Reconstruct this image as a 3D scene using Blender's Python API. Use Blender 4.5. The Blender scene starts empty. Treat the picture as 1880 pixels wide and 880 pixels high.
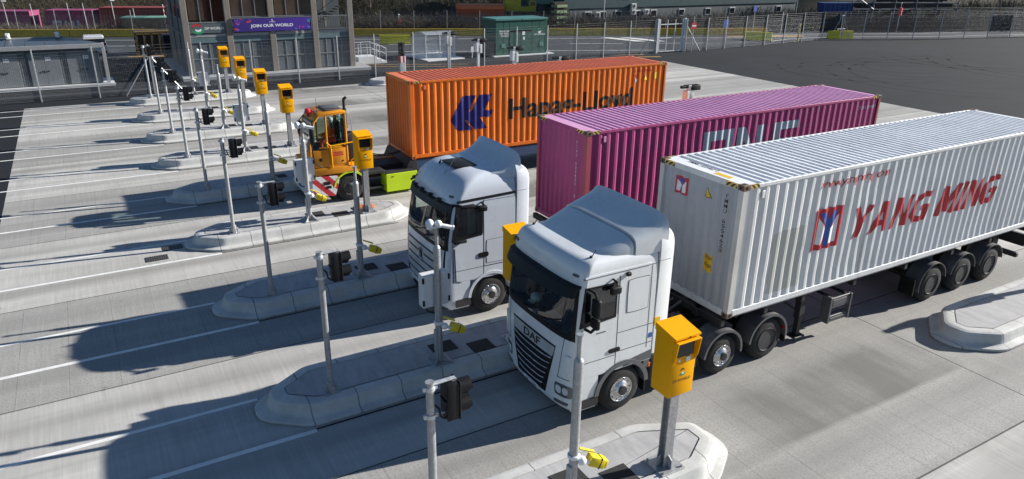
import bpy, bmesh, math, random
from mathutils import Vector, Matrix
from math import sin, cos, pi, radians

scene = bpy.context.scene
COL = scene.collection

# ------------------------------------------------------------------ camera
cam_data = bpy.data.cameras.new("camera")
cam_data.sensor_width = 36.0
cam_data.lens = 1334.594 / 1880.0 * 36.0
cam_data.clip_start = 0.1
cam_data.clip_end = 2000.0
camera = bpy.data.objects.new("camera", cam_data)
COL.objects.link(camera)
camera.matrix_world = Matrix(((0.86512326, 0.1728618, -0.47082964, -3.14871),
                              (-0.5013759, 0.32343953, -0.80250176, -7.39193),
                              (0.01356302, 0.93032557, 0.3664838, 8.42365),
                              (0, 0, 0, 1)))
scene.camera = camera

# ------------------------------------------------------------------ sky and sun
SUN_ELEV = radians(22.3)
SUN_AZ = radians(-10.0)            # direction towards the sun, measured from +X
sun_dir = Vector((cos(SUN_AZ) * cos(SUN_ELEV), sin(SUN_AZ) * cos(SUN_ELEV), sin(SUN_ELEV)))
world = bpy.data.worlds.new("World")
scene.world = world
world.use_nodes = True
wn = world.node_tree
sky = wn.nodes.new("ShaderNodeTexSky")
sky.sky_type = 'NISHITA'
sky.sun_disc = False
sky.sun_elevation = SUN_ELEV
sky.sun_rotation = radians(90) - SUN_AZ
sky.altitude = 10
sky.air_density = 1.0
sky.dust_density = 0.15
sky.ozone_density = 4.0
bg = wn.nodes["Background"]
bg.inputs["Strength"].default_value = 0.05
wn.links.new(sky.outputs[0], bg.inputs[0])

sun_data = bpy.data.lights.new("sun", 'SUN')
sun_data.energy = 5.0
sun_data.angle = radians(0.5)
sun_data.color = (1.0, 0.95, 0.88)
sun = bpy.data.objects.new("sun", sun_data)
COL.objects.link(sun)
sun.rotation_euler = sun_dir.to_track_quat('Z', 'Y').to_euler()
sun.location = (40, -20, 60)

scene.view_settings.view_transform = 'Standard'
scene.view_settings.look = 'None'
scene.view_settings.exposure = 0.97
scene.view_settings.gamma = 1.0
scene.view_settings.use_curve_mapping = False

# ------------------------------------------------------------------ materials
class NT:
    def __init__(s, name):
        s.m = bpy.data.materials.new(name)
        s.m.use_nodes = True
        s.t = s.m.node_tree
        s.b = s.t.nodes["Principled BSDF"]
        s.co = s.t.nodes.new("ShaderNodeTexCoord").outputs["Object"]
    def link(s, a, b): s.t.links.new(a, b)
    def _set(s, sock, v):
        if isinstance(v, bpy.types.NodeSocket): s.link(v, sock)
        elif isinstance(v, (tuple, list)) and len(v) == 3 and len(sock.default_value) == 4: sock.default_value = (*v, 1)
        else: sock.default_value = v
    def math(s, op, a, b=0.0, c=None, clamp=False):
        n = s.t.nodes.new("ShaderNodeMath"); n.operation = op; n.use_clamp = clamp
        s._set(n.inputs[0], a); s._set(n.inputs[1], b)
        if c is not None: s._set(n.inputs[2], c)
        return n.outputs[0]
    def mapping(s, scale=(1, 1, 1), loc=(0, 0, 0), co=None):
        n = s.t.nodes.new("ShaderNodeMapping")
        n.inputs["Scale"].default_value = scale; n.inputs["Location"].default_value = loc
        s.link(co or s.co, n.inputs[0]); return n.outputs[0]
    def noise(s, scale=5, detail=4, rough=0.6, co=None, dist=0.0):
        n = s.t.nodes.new("ShaderNodeTexNoise")
        n.inputs["Scale"].default_value = scale; n.inputs["Detail"].default_value = detail
        n.inputs["Roughness"].default_value = rough; n.inputs["Distortion"].default_value = dist
        s.link(co or s.co, n.inputs["Vector"]); return n.outputs["Fac"]
    def ramp(s, f, a, b):
        n = s.t.nodes.new("ShaderNodeMapRange"); n.clamp = True
        s._set(n.inputs[0], f); n.inputs[1].default_value = a; n.inputs[2].default_value = b
        return n.outputs[0]
    def mix(s, f, a, b, mode='MIX'):
        n = s.t.nodes.new("ShaderNodeMix"); n.data_type = 'RGBA'; n.blend_type = mode
        s._set(n.inputs[0], f); s._set(n.inputs[6], a); s._set(n.inputs[7], b)
        return n.outputs[2]
    def xyz(s, co=None):
        n = s.t.nodes.new("ShaderNodeSeparateXYZ"); s.link(co or s.co, n.inputs[0]); return n.outputs
    def normal_z(s):
        g = s.t.nodes.new("ShaderNodeNewGeometry")
        n = s.t.nodes.new("ShaderNodeSeparateXYZ"); s.link(g.outputs["Normal"], n.inputs[0]); return n.outputs[2]
    def random(s):
        return s.t.nodes.new("ShaderNodeObjectInfo").outputs["Random"]
    def bump(s, h, strength=0.3, dist=0.02):
        n = s.t.nodes.new("ShaderNodeBump")
        n.inputs["Strength"].default_value = strength; n.inputs["Distance"].default_value = dist
        s._set(n.inputs["Height"], h); s.link(n.outputs[0], s.b.inputs["Normal"])
    def out(s, col, rough=0.6, metal=0.0, spec=0.5):
        s._set(s.b.inputs["Base Color"], col); s._set(s.b.inputs["Roughness"], rough)
        s._set(s.b.inputs["Metallic"], metal); s.b.inputs["Specular IOR Level"].default_value = spec
        return s.m

def paint(name, col, rough=0.45, metal=0.0, var=0.15, dirt=0.0, dirtcol=(0.09, 0.075, 0.06), scale=3.0, streak=False, bump=0.0, spec=0.5, coat=0.0):
    t = NT(name)
    n1 = t.noise(scale, 5, 0.65)
    dark = tuple(c * (1 - var) for c in col); light = tuple(min(1, c * (1 + var * 0.6)) for c in col)
    c = t.mix(t.ramp(n1, 0.3, 0.7), dark, light)
    if dirt > 0:
        co = t.mapping((4, 4, 0.5)) if streak else t.mapping((1.3, 1.3, 1.3))
        n2 = t.noise(2.2, 6, 0.7, co, 0.4)
        c = t.mix(t.math('MULTIPLY', t.ramp(n2, 0.48, 0.78), dirt), c, dirtcol)
    if bump: t.bump(t.noise(scale * 12, 4, 0.6), bump, 0.01)
    r = t.math('ADD', t.math('MULTIPLY', n1, 0.2), rough - 0.1)
    m = t.out(c, r, metal, spec)
    if coat: t.b.inputs["Coat Weight"].default_value = coat; t.b.inputs["Coat Roughness"].default_value = 0.08
    return m

def rusty_paint(name, col, amount=0.5, rough=0.5, patch=None):
    """container paint: vertical streaks of grime, small rust spots, faded blotches"""
    t = NT(name)
    n1 = t.noise(0.9, 5, 0.7)
    c = t.mix(t.ramp(n1, 0.3, 0.75), tuple(x * 0.86 for x in col), tuple(min(1, x * 1.08) for x in col))
    st = t.noise(1.6, 5, 0.65, t.mapping((6, 6, 0.35)))
    c = t.mix(t.math('MULTIPLY', t.ramp(st, 0.5, 0.8), 0.22 + amount * 0.35), c, tuple(x * 0.45 + 0.03 for x in col))
    run = t.noise(1.0, 4, 0.6, t.mapping((11, 11, 0.22), (3.1, 1.7, 0.4)))
    c = t.mix(t.math('MULTIPLY', t.ramp(run, 0.60, 0.72), 0.15 + amount * 0.75), c, (0.17, 0.085, 0.045))
    sp = t.noise(7, 6, 0.75)
    c = t.mix(t.math('MULTIPLY', t.ramp(sp, 0.68 - amount * 0.04, 0.74), amount), c, (0.13, 0.055, 0.025))
    if patch:
        X = t.xyz()
        wob = t.math('MULTIPLY', t.math('SUBTRACT', t.noise(2.0, 4), 0.5), 0.5)
        fx = t.math('MULTIPLY', t.math('GREATER_THAN', t.math('ADD', X[0], wob), patch[0]), t.math('LESS_THAN', t.math('ADD', X[0], wob), patch[1]))
        fz = t.math('MULTIPLY', t.math('GREATER_THAN', X[2], patch[2]), t.math('LESS_THAN', X[2], patch[3]))
        fy = t.math('LESS_THAN', X[1], 0.0)
        c = t.mix(t.math('MULTIPLY', t.math('MULTIPLY', t.math('MULTIPLY', fx, fz), fy), 0.75), c, (0.46, 0.47, 0.42))
    t.bump(t.noise(1.2, 3), 0.25, 0.03)
    return t.out(c, t.math('ADD', t.math('MULTIPLY', sp, 0.3), rough - 0.15))

def hazard_paint(name, a, b, pitch=0.11, vec=(1, 1, 1)):
    t = NT(name); X = t.xyz()
    s = t.math('ADD', t.math('ADD', t.math('MULTIPLY', X[0], vec[0]), t.math('MULTIPLY', X[1], vec[1])), t.math('MULTIPLY', X[2], vec[2]))
    f = t.math('FRACT', t.math('DIVIDE', s, pitch))
    c = t.mix(t.math('GREATER_THAN', f, 0.5), a, b)
    w = t.noise(9, 5, 0.7)
    c = t.mix(t.math('MULTIPLY', t.ramp(w, 0.55, 0.7), 0.5), c, (0.12, 0.07, 0.04))
    return t.out(c, 0.55)

def concrete_ground():
    t = NT("apron_concrete"); X = t.xyz()
    P = 4.924
    yy = t.math('ADD', X[1], 2.124)                            # joints at y = -2.124 + k*P
    k = t.math('DIVIDE', yy, P)
    fr = t.math('FRACT', k)
    par = t.math('FRACT', t.math('MULTIPLY', t.math('FLOOR', k), 0.5))   # 0 / 0.5 alternate pours
    par = t.math('LESS_THAN', par, 0.25)
    big = t.noise(0.16, 5, 0.6)
    med = t.noise(0.9, 5, 0.65, t.mapping((0.35, 1.4, 1)))
    broom = t.noise(3.0, 3, 0.6, t.mapping((5.5, 0.22, 1)))
    speck = t.noise(24, 3, 0.75)
    speck2 = t.noise(70, 2, 0.8)
    long_ = t.noise(1.0, 4, 0.6, t.mapping((0.06, 1.8, 1)))
    base = t.mix(t.ramp(big, 0.3, 0.7), (0.39, 0.382, 0.36), (0.535, 0.528, 0.505))
    base = t.mix(t.math('MULTIPLY', t.ramp(med, 0.4, 0.72), 0.55), base, (0.33, 0.325, 0.305))
    base = t.mix(t.math('MULTIPLY', t.ramp(long_, 0.46, 0.70), 0.60), base, (0.31, 0.30, 0.285))
    base = t.mix(t.math('MULTIPLY', t.ramp(broom, 0.45, 0.75), 0.30), base, (0.66, 0.655, 0.635))
    # two tyre bands per lane, the paler middle between
    lane = t.math('FRACT', t.math('DIVIDE', t.math('ADD', X[1], 0.0), P))
    tb = t.math('ADD', t.math('ABSOLUTE', t.math('SUBTRACT', t.math('ABSOLUTE', t.math('SUBTRACT', lane, 0.62)), 0.2)), 0.0)
    tyre = t.math('SUBTRACT', 1.0, t.ramp(tb, 0.0, 0.11))
    tyre = t.math('MULTIPLY', t.math('MULTIPLY', tyre, t.ramp(t.noise(0.5, 4, 0.6, t.mapping((0.12, 0.5, 1))), 0.25, 0.6)), 0.62)
    base = t.mix(tyre, base, (0.22, 0.215, 0.205))
    # speckled, coarser pours
    s_amt = t.math('MULTIPLY', par, t.ramp(speck, 0.48, 0.72))
    base = t.mix(t.math('ADD', t.math('MULTIPLY', s_amt, 0.5), t.math('MULTIPLY', par, 0.34)), base, (0.17, 0.168, 0.16))
    base = t.mix(t.math('MULTIPLY', t.ramp(speck2, 0.55, 0.8), 0.25), base, (0.20, 0.195, 0.18))
    ys = t.noise(1.0, 4, 0.65, t.mapping((1.5, 0.16, 1)), 0.6)
    base = t.mix(t.math('MULTIPLY', t.ramp(ys, 0.52, 0.72), 0.34), base, (0.24, 0.235, 0.22))
    tl = t.noise(1.0, 2, 0.5, t.mapping((0.05, 1.7, 1), (7, 3, 0)), 0.35)
    base = t.mix(t.math('MULTIPLY', t.ramp(tl, 0.52, 0.68), 0.34), base, (0.20, 0.195, 0.18))
    # darkened, tyre-scrubbed strip in line with the islands, with its own edge
    wob = t.math('MULTIPLY', t.math('SUBTRACT', t.noise(0.7, 4), 0.5), 0.5)
    rowy = t.math('MULTIPLY', t.math('FRACT', t.math('DIVIDE', t.math('ADD', t.math('ADD', X[1], 0.42), t.math('MULTIPLY', wob, 0.35)), P)), P)
    st = t.math('MULTIPLY', t.ramp(rowy, 0.0, 0.12), t.math('SUBTRACT', 1.0, t.ramp(rowy, 1.5, 2.3)))
    st = t.math('MULTIPLY', st, t.math('MULTIPLY', t.ramp(t.math('ADD', X[0], wob), 6.2, 7.6), t.math('SUBTRACT', 1.0, t.ramp(t.math('ADD', X[0], wob), 12.2, 13.0))))
    base = t.mix(t.math('MULTIPLY', st, t.math('MULTIPLY', t.ramp(t.noise(0.45, 4, 0.6, t.mapping((1.2, 0.35, 1))), 0.2, 0.55), 0.78)), base, (0.115, 0.113, 0.105))
    # oil drips
    oil = t.noise(1.1, 5, 0.7)
    base = t.mix(t.math('MULTIPLY', t.ramp(oil, 0.665, 0.74), 0.6), base, (0.10, 0.095, 0.09))
    # joints
    j1 = t.math('LESS_THAN', t.math('ABSOLUTE', t.math('SUBTRACT', fr, 0.5)), 2.0)
    edge = t.math('MINIMUM', fr, t.math('SUBTRACT', 1.0, fr))
    jn = t.math('LESS_THAN', edge, 0.0035)
    fx = t.math('FRACT', t.math('DIVIDE', t.math('ADD', X[0], 40.22), 0.94))
    jx = t.math('LESS_THAN', t.math('MINIMUM', fx, t.math('SUBTRACT', 1.0, fx)), 0.008)
    fb = t.math('FRACT', t.math('DIVIDE', t.math('ADD', X[0], 72.0), 12.09))
    jb = t.math('MULTIPLY', t.math('GREATER_THAN', X[0], 8.0), t.math('LESS_THAN', t.math('MINIMUM', fb, t.math('SUBTRACT', 1.0, fb)), 0.0013))
    jx = t.math('MULTIPLY', t.math('MULTIPLY', jx, t.math('ADD', t.math('MULTIPLY', par, 0.5), 0.06)), t.ramp(t.noise(0.6, 2), 0.3, 0.6))
    base = t.mix(jx, base, (0.12, 0.115, 0.11))
    base = t.mix(t.math('MULTIPLY', t.math('MAXIMUM', jn, jb), 0.85), base, (0.035, 0.034, 0.033))
    h = t.math('ADD', t.math('MULTIPLY', broom, 0.5), t.math('MULTIPLY', speck, t.math('ADD', 0.25, par)))
    t.bump(h, 0.22, 0.012)
    return t.out(base, 0.85, 0, 0.3)

def asphalt_mat(name, base=0.05):
    t = NT(name)
    big = t.noise(0.07, 6, 0.65); fine = t.noise(30, 3, 0.8)
    swirl = t.noise(0.35, 5, 0.6, t.mapping((0.3, 1, 1)), 2.5)
    c = t.mix(t.ramp(big, 0.3, 0.7), (base * 0.68, base * 0.80, base * 0.96), (base * 1.02, base * 1.18, base * 1.38))
    c = t.mix(t.math('MULTIPLY', t.ramp(swirl, 0.5, 0.66), 0.35), c, (base * 0.6, base * 0.6, base * 0.65))
    c = t.mix(t.math('MULTIPLY', t.ramp(fine, 0.5, 0.8), 0.25), c, (base * 1.8, base * 1.8, base * 1.85))
    t.bump(fine, 0.3, 0.01)
    return t.out(c, 0.9, 0, 0.12)

def kerb_mat(name, bright=1.0):
    t = NT(name); X = t.xyz()
    n = t.noise(1.7, 5, 0.65); n2 = t.noise(18, 4, 0.7)
    c = t.mix(t.ramp(n, 0.3, 0.7), (0.42 * bright, 0.425 * bright, 0.41 * bright), (0.60 * bright, 0.605 * bright, 0.59 * bright))
    c = t.mix(t.math('MULTIPLY', t.ramp(n2, 0.5, 0.75), 0.3), c, (0.27, 0.265, 0.25))
    f = t.math('FRACT', t.math('DIVIDE', t.math('ADD', X[0], t.math('MULTIPLY', t.math('SUBTRACT', n2, 0.5), 0.05)), 0.915))
    j = t.math('LESS_THAN', t.math('MINIMUM', f, t.math('SUBTRACT', 1.0, f)), 0.012)
    c = t.mix(t.math('MULTIPLY', j, 0.75), c, (0.09, 0.088, 0.08))
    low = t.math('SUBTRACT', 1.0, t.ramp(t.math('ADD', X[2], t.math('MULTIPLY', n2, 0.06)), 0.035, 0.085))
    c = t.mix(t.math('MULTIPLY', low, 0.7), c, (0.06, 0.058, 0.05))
    t.bump(n2, 0.2, 0.01)
    return t.out(c, 0.75, 0, 0.35)

def infill_mat():
    t = NT("island_concrete")
    a = t.noise(1.0, 4, 0.65, t.mapping((7, 1.6, 1), (0, 0, 0))); b = t.noise(1.1, 5, 0.65); f = t.noise(30, 3, 0.7)
    c = t.mix(t.ramp(b, 0.3, 0.7), (0.33, 0.33, 0.335), (0.45, 0.45, 0.45))
    c = t.mix(t.math('MULTIPLY', t.ramp(a, 0.45, 0.7), 0.45), c, (0.22, 0.22, 0.225))
    c = t.mix(t.math('MULTIPLY', t.ramp(f, 0.5, 0.75), 0.3), c, (0.5, 0.5, 0.49))
    t.bump(t.math('ADD', a, t.math('MULTIPLY', f, 0.4)), 0.25, 0.012)
    return t.out(c, 0.85, 0, 0.3)

def galvanised(name, base=0.5):
    t = NT(name)
    n = t.noise(14, 4, 0.7); v = t.noise(3, 4, 0.6, t.mapping((5, 5, 0.6)))
    c = t.mix(t.ramp(n, 0.35, 0.65), (base * 0.78, base * 0.8, base * 0.83), (base * 1.12, base * 1.14, base * 1.17))
    c = t.mix(t.math('MULTIPLY', t.ramp(v, 0.5, 0.75), 0.35), c, (base * 0.55, base * 0.56, base * 0.58))
    return t.out(c, t.math('ADD', 0.35, t.math('MULTIPLY', n, 0.25)), 0.55, 0.5)

def glass_mat(name, tint=(0.75, 0.85, 0.82), opacity=0.25):
    t = NT(name)
    tr = t.t.nodes.new("ShaderNodeBsdfTransparent"); tr.inputs[0].default_value = (*tint, 1)
    gl = t.t.nodes.new("ShaderNodeBsdfGlossy"); gl.inputs["Roughness"].default_value = 0.03
    fr = t.t.nodes.new("ShaderNodeFresnel"); fr.inputs[0].default_value = 1.5
    mx = t.t.nodes.new("ShaderNodeMixShader")
    t.link(t.math('ADD', fr.outputs[0], opacity * 0.3, clamp=True), mx.inputs[0]); t.link(tr.outputs[0], mx.inputs[1]); t.link(gl.outputs[0], mx.inputs[2])
    t.link(mx.outputs[0], t.t.nodes["Material Output"].inputs[0])
    return t.m

def haze_sheet():
    t = NT("shelter_sheet")
    t.b.inputs["Alpha"].default_value = 0.45
    return t.out((0.55, 0.60, 0.65), 0.25)

def scrub_mat(name, a, b, c3):
    t = NT(name)
    n = t.noise(0.35, 5, 0.6); f = t.noise(6, 3, 0.6)
    c = t.mix(t.ramp(n, 0.35, 0.65), a, b)
    c = t.mix(t.math('MULTIPLY', t.ramp(f, 0.45, 0.7), 0.6), c, c3)
    return t.out(c, 0.9, 0, 0.15)

M = {}
M['apron'] = concrete_ground()
M['asphalt'] = asphalt_mat("yard_asphalt", 0.025)
M['road'] = asphalt_mat("road_asphalt", 0.056)
M['kerb'] = kerb_mat("kerb_concrete", 0.97)
M['infill'] = infill_mat()
M['line'] = paint("road_paint", (0.78, 0.78, 0.76), 0.6, 0, 0.12, 0.35, (0.42, 0.42, 0.40), 4)
M['line_orange'] = paint("orange_road_paint", (0.62, 0.36, 0.10), 0.7, 0, 0.2, 0.4, (0.2, 0.17, 0.12), 4)
M['galv'] = galvanised("galvanised_steel", 0.42)
M['galv_light'] = galvanised("galvanised_steel_light", 0.66)
M['fence'] = galvanised("fence_steel", 0.26)
M['black'] = paint("black_plastic", (0.009, 0.009, 0.011), 0.5, 0, 0.2, 0.12, (0.04, 0.04, 0.04), spec=0.25)
M['rubber'] = paint("tyre_rubber", (0.018, 0.018, 0.019), 0.85, 0, 0.25, 0.35, (0.07, 0.066, 0.06), 5, bump=0.3)
M['chassis'] = paint("chassis_black", (0.018, 0.018, 0.02), 0.6, 0, 0.3, 0.35, (0.08, 0.07, 0.06), 3)
M['chassis_grey'] = paint("chassis_grey", (0.10, 0.10, 0.105), 0.6, 0, 0.3, 0.4, (0.05, 0.045, 0.04), 3)
M['blue_chassis'] = paint("blue_chassis", (0.02, 0.05, 0.13), 0.5, 0, 0.3, 0.3, (0.05, 0.045, 0.04), 2)
M['kiosk'] = paint("kiosk_yellow", (0.84, 0.385, 0.001), 0.5, 0, 0.05, 0.06, (0.4, 0.22, 0.01), 2, spec=0.12)
M['screen'] = paint("dark_screen", (0.018, 0.02, 0.022), 0.15, 0, 0.1)
M['cam_yellow'] = paint("camera_yellow", (0.75, 0.56, 0.01), 0.4, 0, 0.06, 0.08)
M['white_box'] = paint("white_enclosure", (0.66, 0.67, 0.68), 0.4, 0, 0.06, 0.15, (0.3, 0.3, 0.28), 3, True)
M['white_plastic'] = paint("white_plastic", (0.80, 0.81, 0.82), 0.3, 0, 0.04)
M['hatch'] = paint("hatch_black", (0.022, 0.022, 0.022), 0.8, 0, 0.4, 0.3, (0.07, 0.065, 0.055), 9, bump=0.4)
M['grate'] = hazard_paint("grate_iron", (0.018, 0.018, 0.018), (0.075, 0.07, 0.06), 0.06, (1, 0, 0))
M['ink'] = paint("dark_ink", (0.02, 0.02, 0.02), 0.5, 0, 0.1)
M['ink_brown'] = paint("brown_ink", (0.12, 0.045, 0.01), 0.5, 0, 0.1)
M['white_ink'] = paint("white_ink", (0.8, 0.8, 0.8), 0.5, 0, 0.05)
M['red_ink'] = paint("red_ink", (0.5, 0.02, 0.03), 0.5, 0, 0.15)
M['blue_ink'] = paint("blue_ink", (0.03, 0.10, 0.42), 0.5, 0, 0.15)
M['navy_ink'] = paint("navy_ink", (0.012, 0.012, 0.16), 0.45, 0, 0.15)
M['green_ink'] = paint("green_ink", (0.02, 0.32, 0.14), 0.5, 0, 0.15)
M['yellow_ink'] = paint("yellow_ink", (0.78, 0.48, 0.012), 0.5, 0, 0.15)
M['pale_ink'] = paint("pale_blue_ink", (0.50, 0.58, 0.62), 0.5, 0, 0.15, 0.2)
M['orange_plastic'] = paint("orange_plastic", (0.72, 0.18, 0.02), 0.5, 0, 0.15, 0.2)
M['haz_yb'] = hazard_paint("hazard_yellow_black", (0.62, 0.42, 0.08), (0.025, 0.022, 0.02), 0.13)
M['haz_post'] = hazard_paint("banded_yellow_black", (0.55, 0.42, 0.03), (0.02, 0.02, 0.02), 0.5, (0, 0, 1))
M['glass_dark'] = paint("dark_glass", (0.008, 0.010, 0.012), 0.05, 0, 0.1, spec=0.4)
M['glass'] = glass_mat("clear_glass")
M['poly'] = haze_sheet()
M['chrome'] = paint("polished_alloy", (0.62, 0.62, 0.63), 0.25, 0.9, 0.15, 0.2)
M['steel_rim'] = paint("steel_rim", (0.045, 0.045, 0.048), 0.6, 0.0, 0.3, 0.5, (0.10, 0.09, 0.08))
M['lamp_glass'] = paint("lamp_glass", (0.75, 0.77, 0.8), 0.12, 0.2, 0.15)
M['amber'] = paint("amber_lens", (0.75, 0.16, 0.01), 0.25, 0, 0.1)
M['red_lens'] = paint("red_lens", (0.55, 0.02, 0.03), 0.25, 0, 0.1)

# ------------------------------------------------------------------ mesh helpers
class MB:
    """collects shapes in one bmesh; build() links them as ONE mesh object"""
    def __init__(s): s.bm = bmesh.new(); s.mi = 0
    def _faces(s, fs):
        for f in fs: f.material_index = s.mi
    def box(s, x0, x1, y0, y1, z0, z1, bev=0.0, seg=1, rot=None, at=None):
        v = [s.bm.verts.new((x, y, z)) for x in (x0, x1) for y in (y0, y1) for z in (z0, z1)]
        q = [(0, 1, 3, 2), (4, 6, 7, 5), (0, 4, 5, 1), (2, 3, 7, 6), (0, 2, 6, 4), (1, 5, 7, 3)]
        fs = [s.bm.faces.new([v[i] for i in f]) for f in q]
        s._faces(fs)
        if rot is not None:
            c = Vector(at) if at else Vector(((x0 + x1) / 2, (y0 + y1) / 2, (z0 + z1) / 2))
            for w in v: w.co = c + rot @ (w.co - c)
        if bev > 0:
            es = list({e for f in fs for e in f.edges})
            r = bmesh.ops.bevel(s.bm, geom=es, offset=bev, segments=seg, affect='EDGES', profile=0.5, clamp_overlap=True)
            s._faces(r['faces'])
        return v
    def loft(s, rings, closed=True, cap=True):
        R = [[s.bm.verts.new(p) for p in r] for r in rings]
        n = len(R[0]); fs = []
        for a, b in zip(R[:-1], R[1:]):
            for i in range(n if closed else n - 1):
                j = (i + 1) % n
                fs.append(s.bm.faces.new((a[i], a[j], b[j], b[i])))
        if cap and closed:
            fs.append(s.bm.faces.new(R[0][::-1])); fs.append(s.bm.faces.new(R[-1]))
        s._faces(fs); return R
    def cyl(s, p0, p1, r0, r1=None, n=12, cap=True):
        p0 = Vector(p0); p1 = Vector(p1); r1 = r0 if r1 is None else r1
        d = (p1 - p0).normalized(); a = d.orthogonal().normalized(); b = d.cross(a)
        s.loft([[p0 + (a * cos(2 * pi * i / n) + b * sin(2 * pi * i / n)) * r0 for i in range(n)],
                [p1 + (a * cos(2 * pi * i / n) + b * sin(2 * pi * i / n)) * r1 for i in range(n)]], True, cap)
    def tube(s, pts, r, n=8):
        pts = [Vector(p) for p in pts]; rings = []
        up = None
        for i, p in enumerate(pts):
            d = ((pts[min(i + 1, len(pts) - 1)] - p).normalized() + (p - pts[max(i - 1, 0)]).normalized()).normalized()
            if up is None: up = d.orthogonal().normalized()
            a = (up - d * up.dot(d)).normalized(); up = a; b = d.cross(a)
            rr = r[i] if isinstance(r, (list, tuple)) else r
            rings.append([p + (a * cos(2 * pi * k / n) + b * sin(2 * pi * k / n)) * rr for k in range(n)])
        s.loft(rings)
    def lathe(s, prof, c, axis='z', n=24, cap=True):
        """prof: list of (radius, distance along the axis)"""
        c = Vector(c); rings = []
        for r, h in prof:
            ring = []
            for i in range(n):
                u, w = r * cos(2 * pi * i / n), r * sin(2 * pi * i / n)
                o = {'z': (u, w, h), 'y': (u, h, w), 'x': (h, u, w)}[axis]
                ring.append(c + Vector(o))
            rings.append(ring)
        s.loft(rings, True, cap)
    def prism(s, pts, axis, a, b):
        def P(u, w, d): return {'x': (d, u, w), 'y': (u, d, w), 'z': (u, w, d)}[axis]
        s.loft([[P(u, w, a) for u, w in pts], [P(u, w, b) for u, w in pts]])
    def sphere(s, c, r, n=12, m=8, sz=1.0):
        c = Vector(c)
        s.loft([[c + Vector((r * sin(pi * j / m) * cos(2 * pi * i / n), r * sin(pi * j / m) * sin(2 * pi * i / n), sz * r * cos(pi * j / m))) for i in range(n)]
                for j in [0.02] + list(range(1, m)) + [m - 0.02]])
    def ring(s, c, r0, r1, a0, a1, y0, y1, n=16):
        """part of a ring in the xz plane, from y0 to y1 (wheel arches, mudguards)"""
        rings = []
        for i in range(n + 1):
            a = a0 + (a1 - a0) * i / n; ca, sa = cos(a), sin(a)
            rings.append([(c[0] + r0 * ca, y0, c[1] + r0 * sa), (c[0] + r1 * ca, y0, c[1] + r1 * sa),
                          (c[0] + r1 * ca, y1, c[1] + r1 * sa), (c[0] + r0 * ca, y1, c[1] + r0 * sa)])
        s.loft(rings)
    def poly(s, pts):
        f = s.bm.faces.new([s.bm.verts.new(p) for p in pts]); s._faces([f]); return f
    def patch(s, fn, nu, nv, lift, depth=0.02, rnd=0.0):
        """skin laid on a curved body: fn(u,v)->(point, normal); rim turned back into the body"""
        R = []
        for j in range(nv + 1):
            row = []
            for i in range(nu + 1):
                u, v = i / nu, j / nv
                if rnd:
                    a, b = 2 * u - 1, 2 * v - 1
                    k = rnd * 0.5
                    a, b = a * math.sqrt(max(0, 1 - k * b * b)), b * math.sqrt(max(0, 1 - k * a * a))
                    u, v = (a + 1) / 2, (b + 1) / 2
                p, n = fn(u, v); p = Vector(p); n = Vector(n)
                row.append((p + n * lift, p - n * depth))
            R.append(row)
        V = [[s.bm.verts.new(c[0]) for c in row] for row in R]
        fs = [s.bm.faces.new((V[j][i], V[j][i + 1], V[j + 1][i + 1], V[j + 1][i])) for j in range(nv) for i in range(nu)]
        border = [(0, i) for i in range(nu)] + [(j, nu) for j in range(nv)] + [(nv, i) for i in range(nu, 0, -1)] + [(j, 0) for j in range(nv, 0, -1)]
        low = {b: s.bm.verts.new(R[b[0]][b[1]][1]) for b in border}
        for a, b in zip(border, border[1:] + border[:1]):
            fs.append(s.bm.faces.new((V[a[0]][a[1]], V[b[0]][b[1]], low[b], low[a])))
        s._faces(fs)
    def build(s, name, mats, parent=None, sharp=35, origin=None, keep=False):
        bm = s.bm
        if not keep: bmesh.ops.recalc_face_normals(bm, faces=bm.faces[:])
        off = Vector(origin) if origin else (Vector(parent['base']) if parent and 'base' in parent else Vector())
        if off.length: bmesh.ops.translate(bm, verts=bm.verts[:], vec=-off)
        me = bpy.data.meshes.new(name); bm.to_mesh(me); bm.free()
        for m in (mats if isinstance(mats, (list, tuple)) else [mats]): me.materials.append(m)
        me.polygons.foreach_set('use_smooth', [not getattr(s, 'flat', False)] * len(me.polygons))
        me.set_sharp_from_angle(angle=radians(sharp))
        o = bpy.data.objects.new(name, me); COL.objects.link(o)
        if parent:
            o.parent = parent
            if 'base' in parent: o['base'] = list(parent['base'])
        elif origin: o.location = origin
        return o

def tag(o, label, cat, group=None):
    o['label'] = label; o['category'] = cat
    if group: o['group'] = group
    return o
def thing(name, label, cat, base=(0, 0, 0), group=None):
    o = bpy.data.objects.new(name, None); COL.objects.link(o)
    o.location = base; o.empty_display_size = 0.2; o['base'] = list(base)
    return tag(o, label, cat, group)
def structure(name, mb, m, **k):
    o = mb.build(name, m, **k); o['kind'] = 'structure'; return o
def dup(o, loc, label=None, parent=None):
    c = o.copy(); COL.objects.link(c)
    if parent: c.parent = parent
    else:
        c.location = loc; c['label'] = label
    for ch in list(o.children): dup(ch, None, None, c)
    return c
def clean_base():
    for o in bpy.data.objects:
        if 'base' in o: del o['base']

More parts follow.
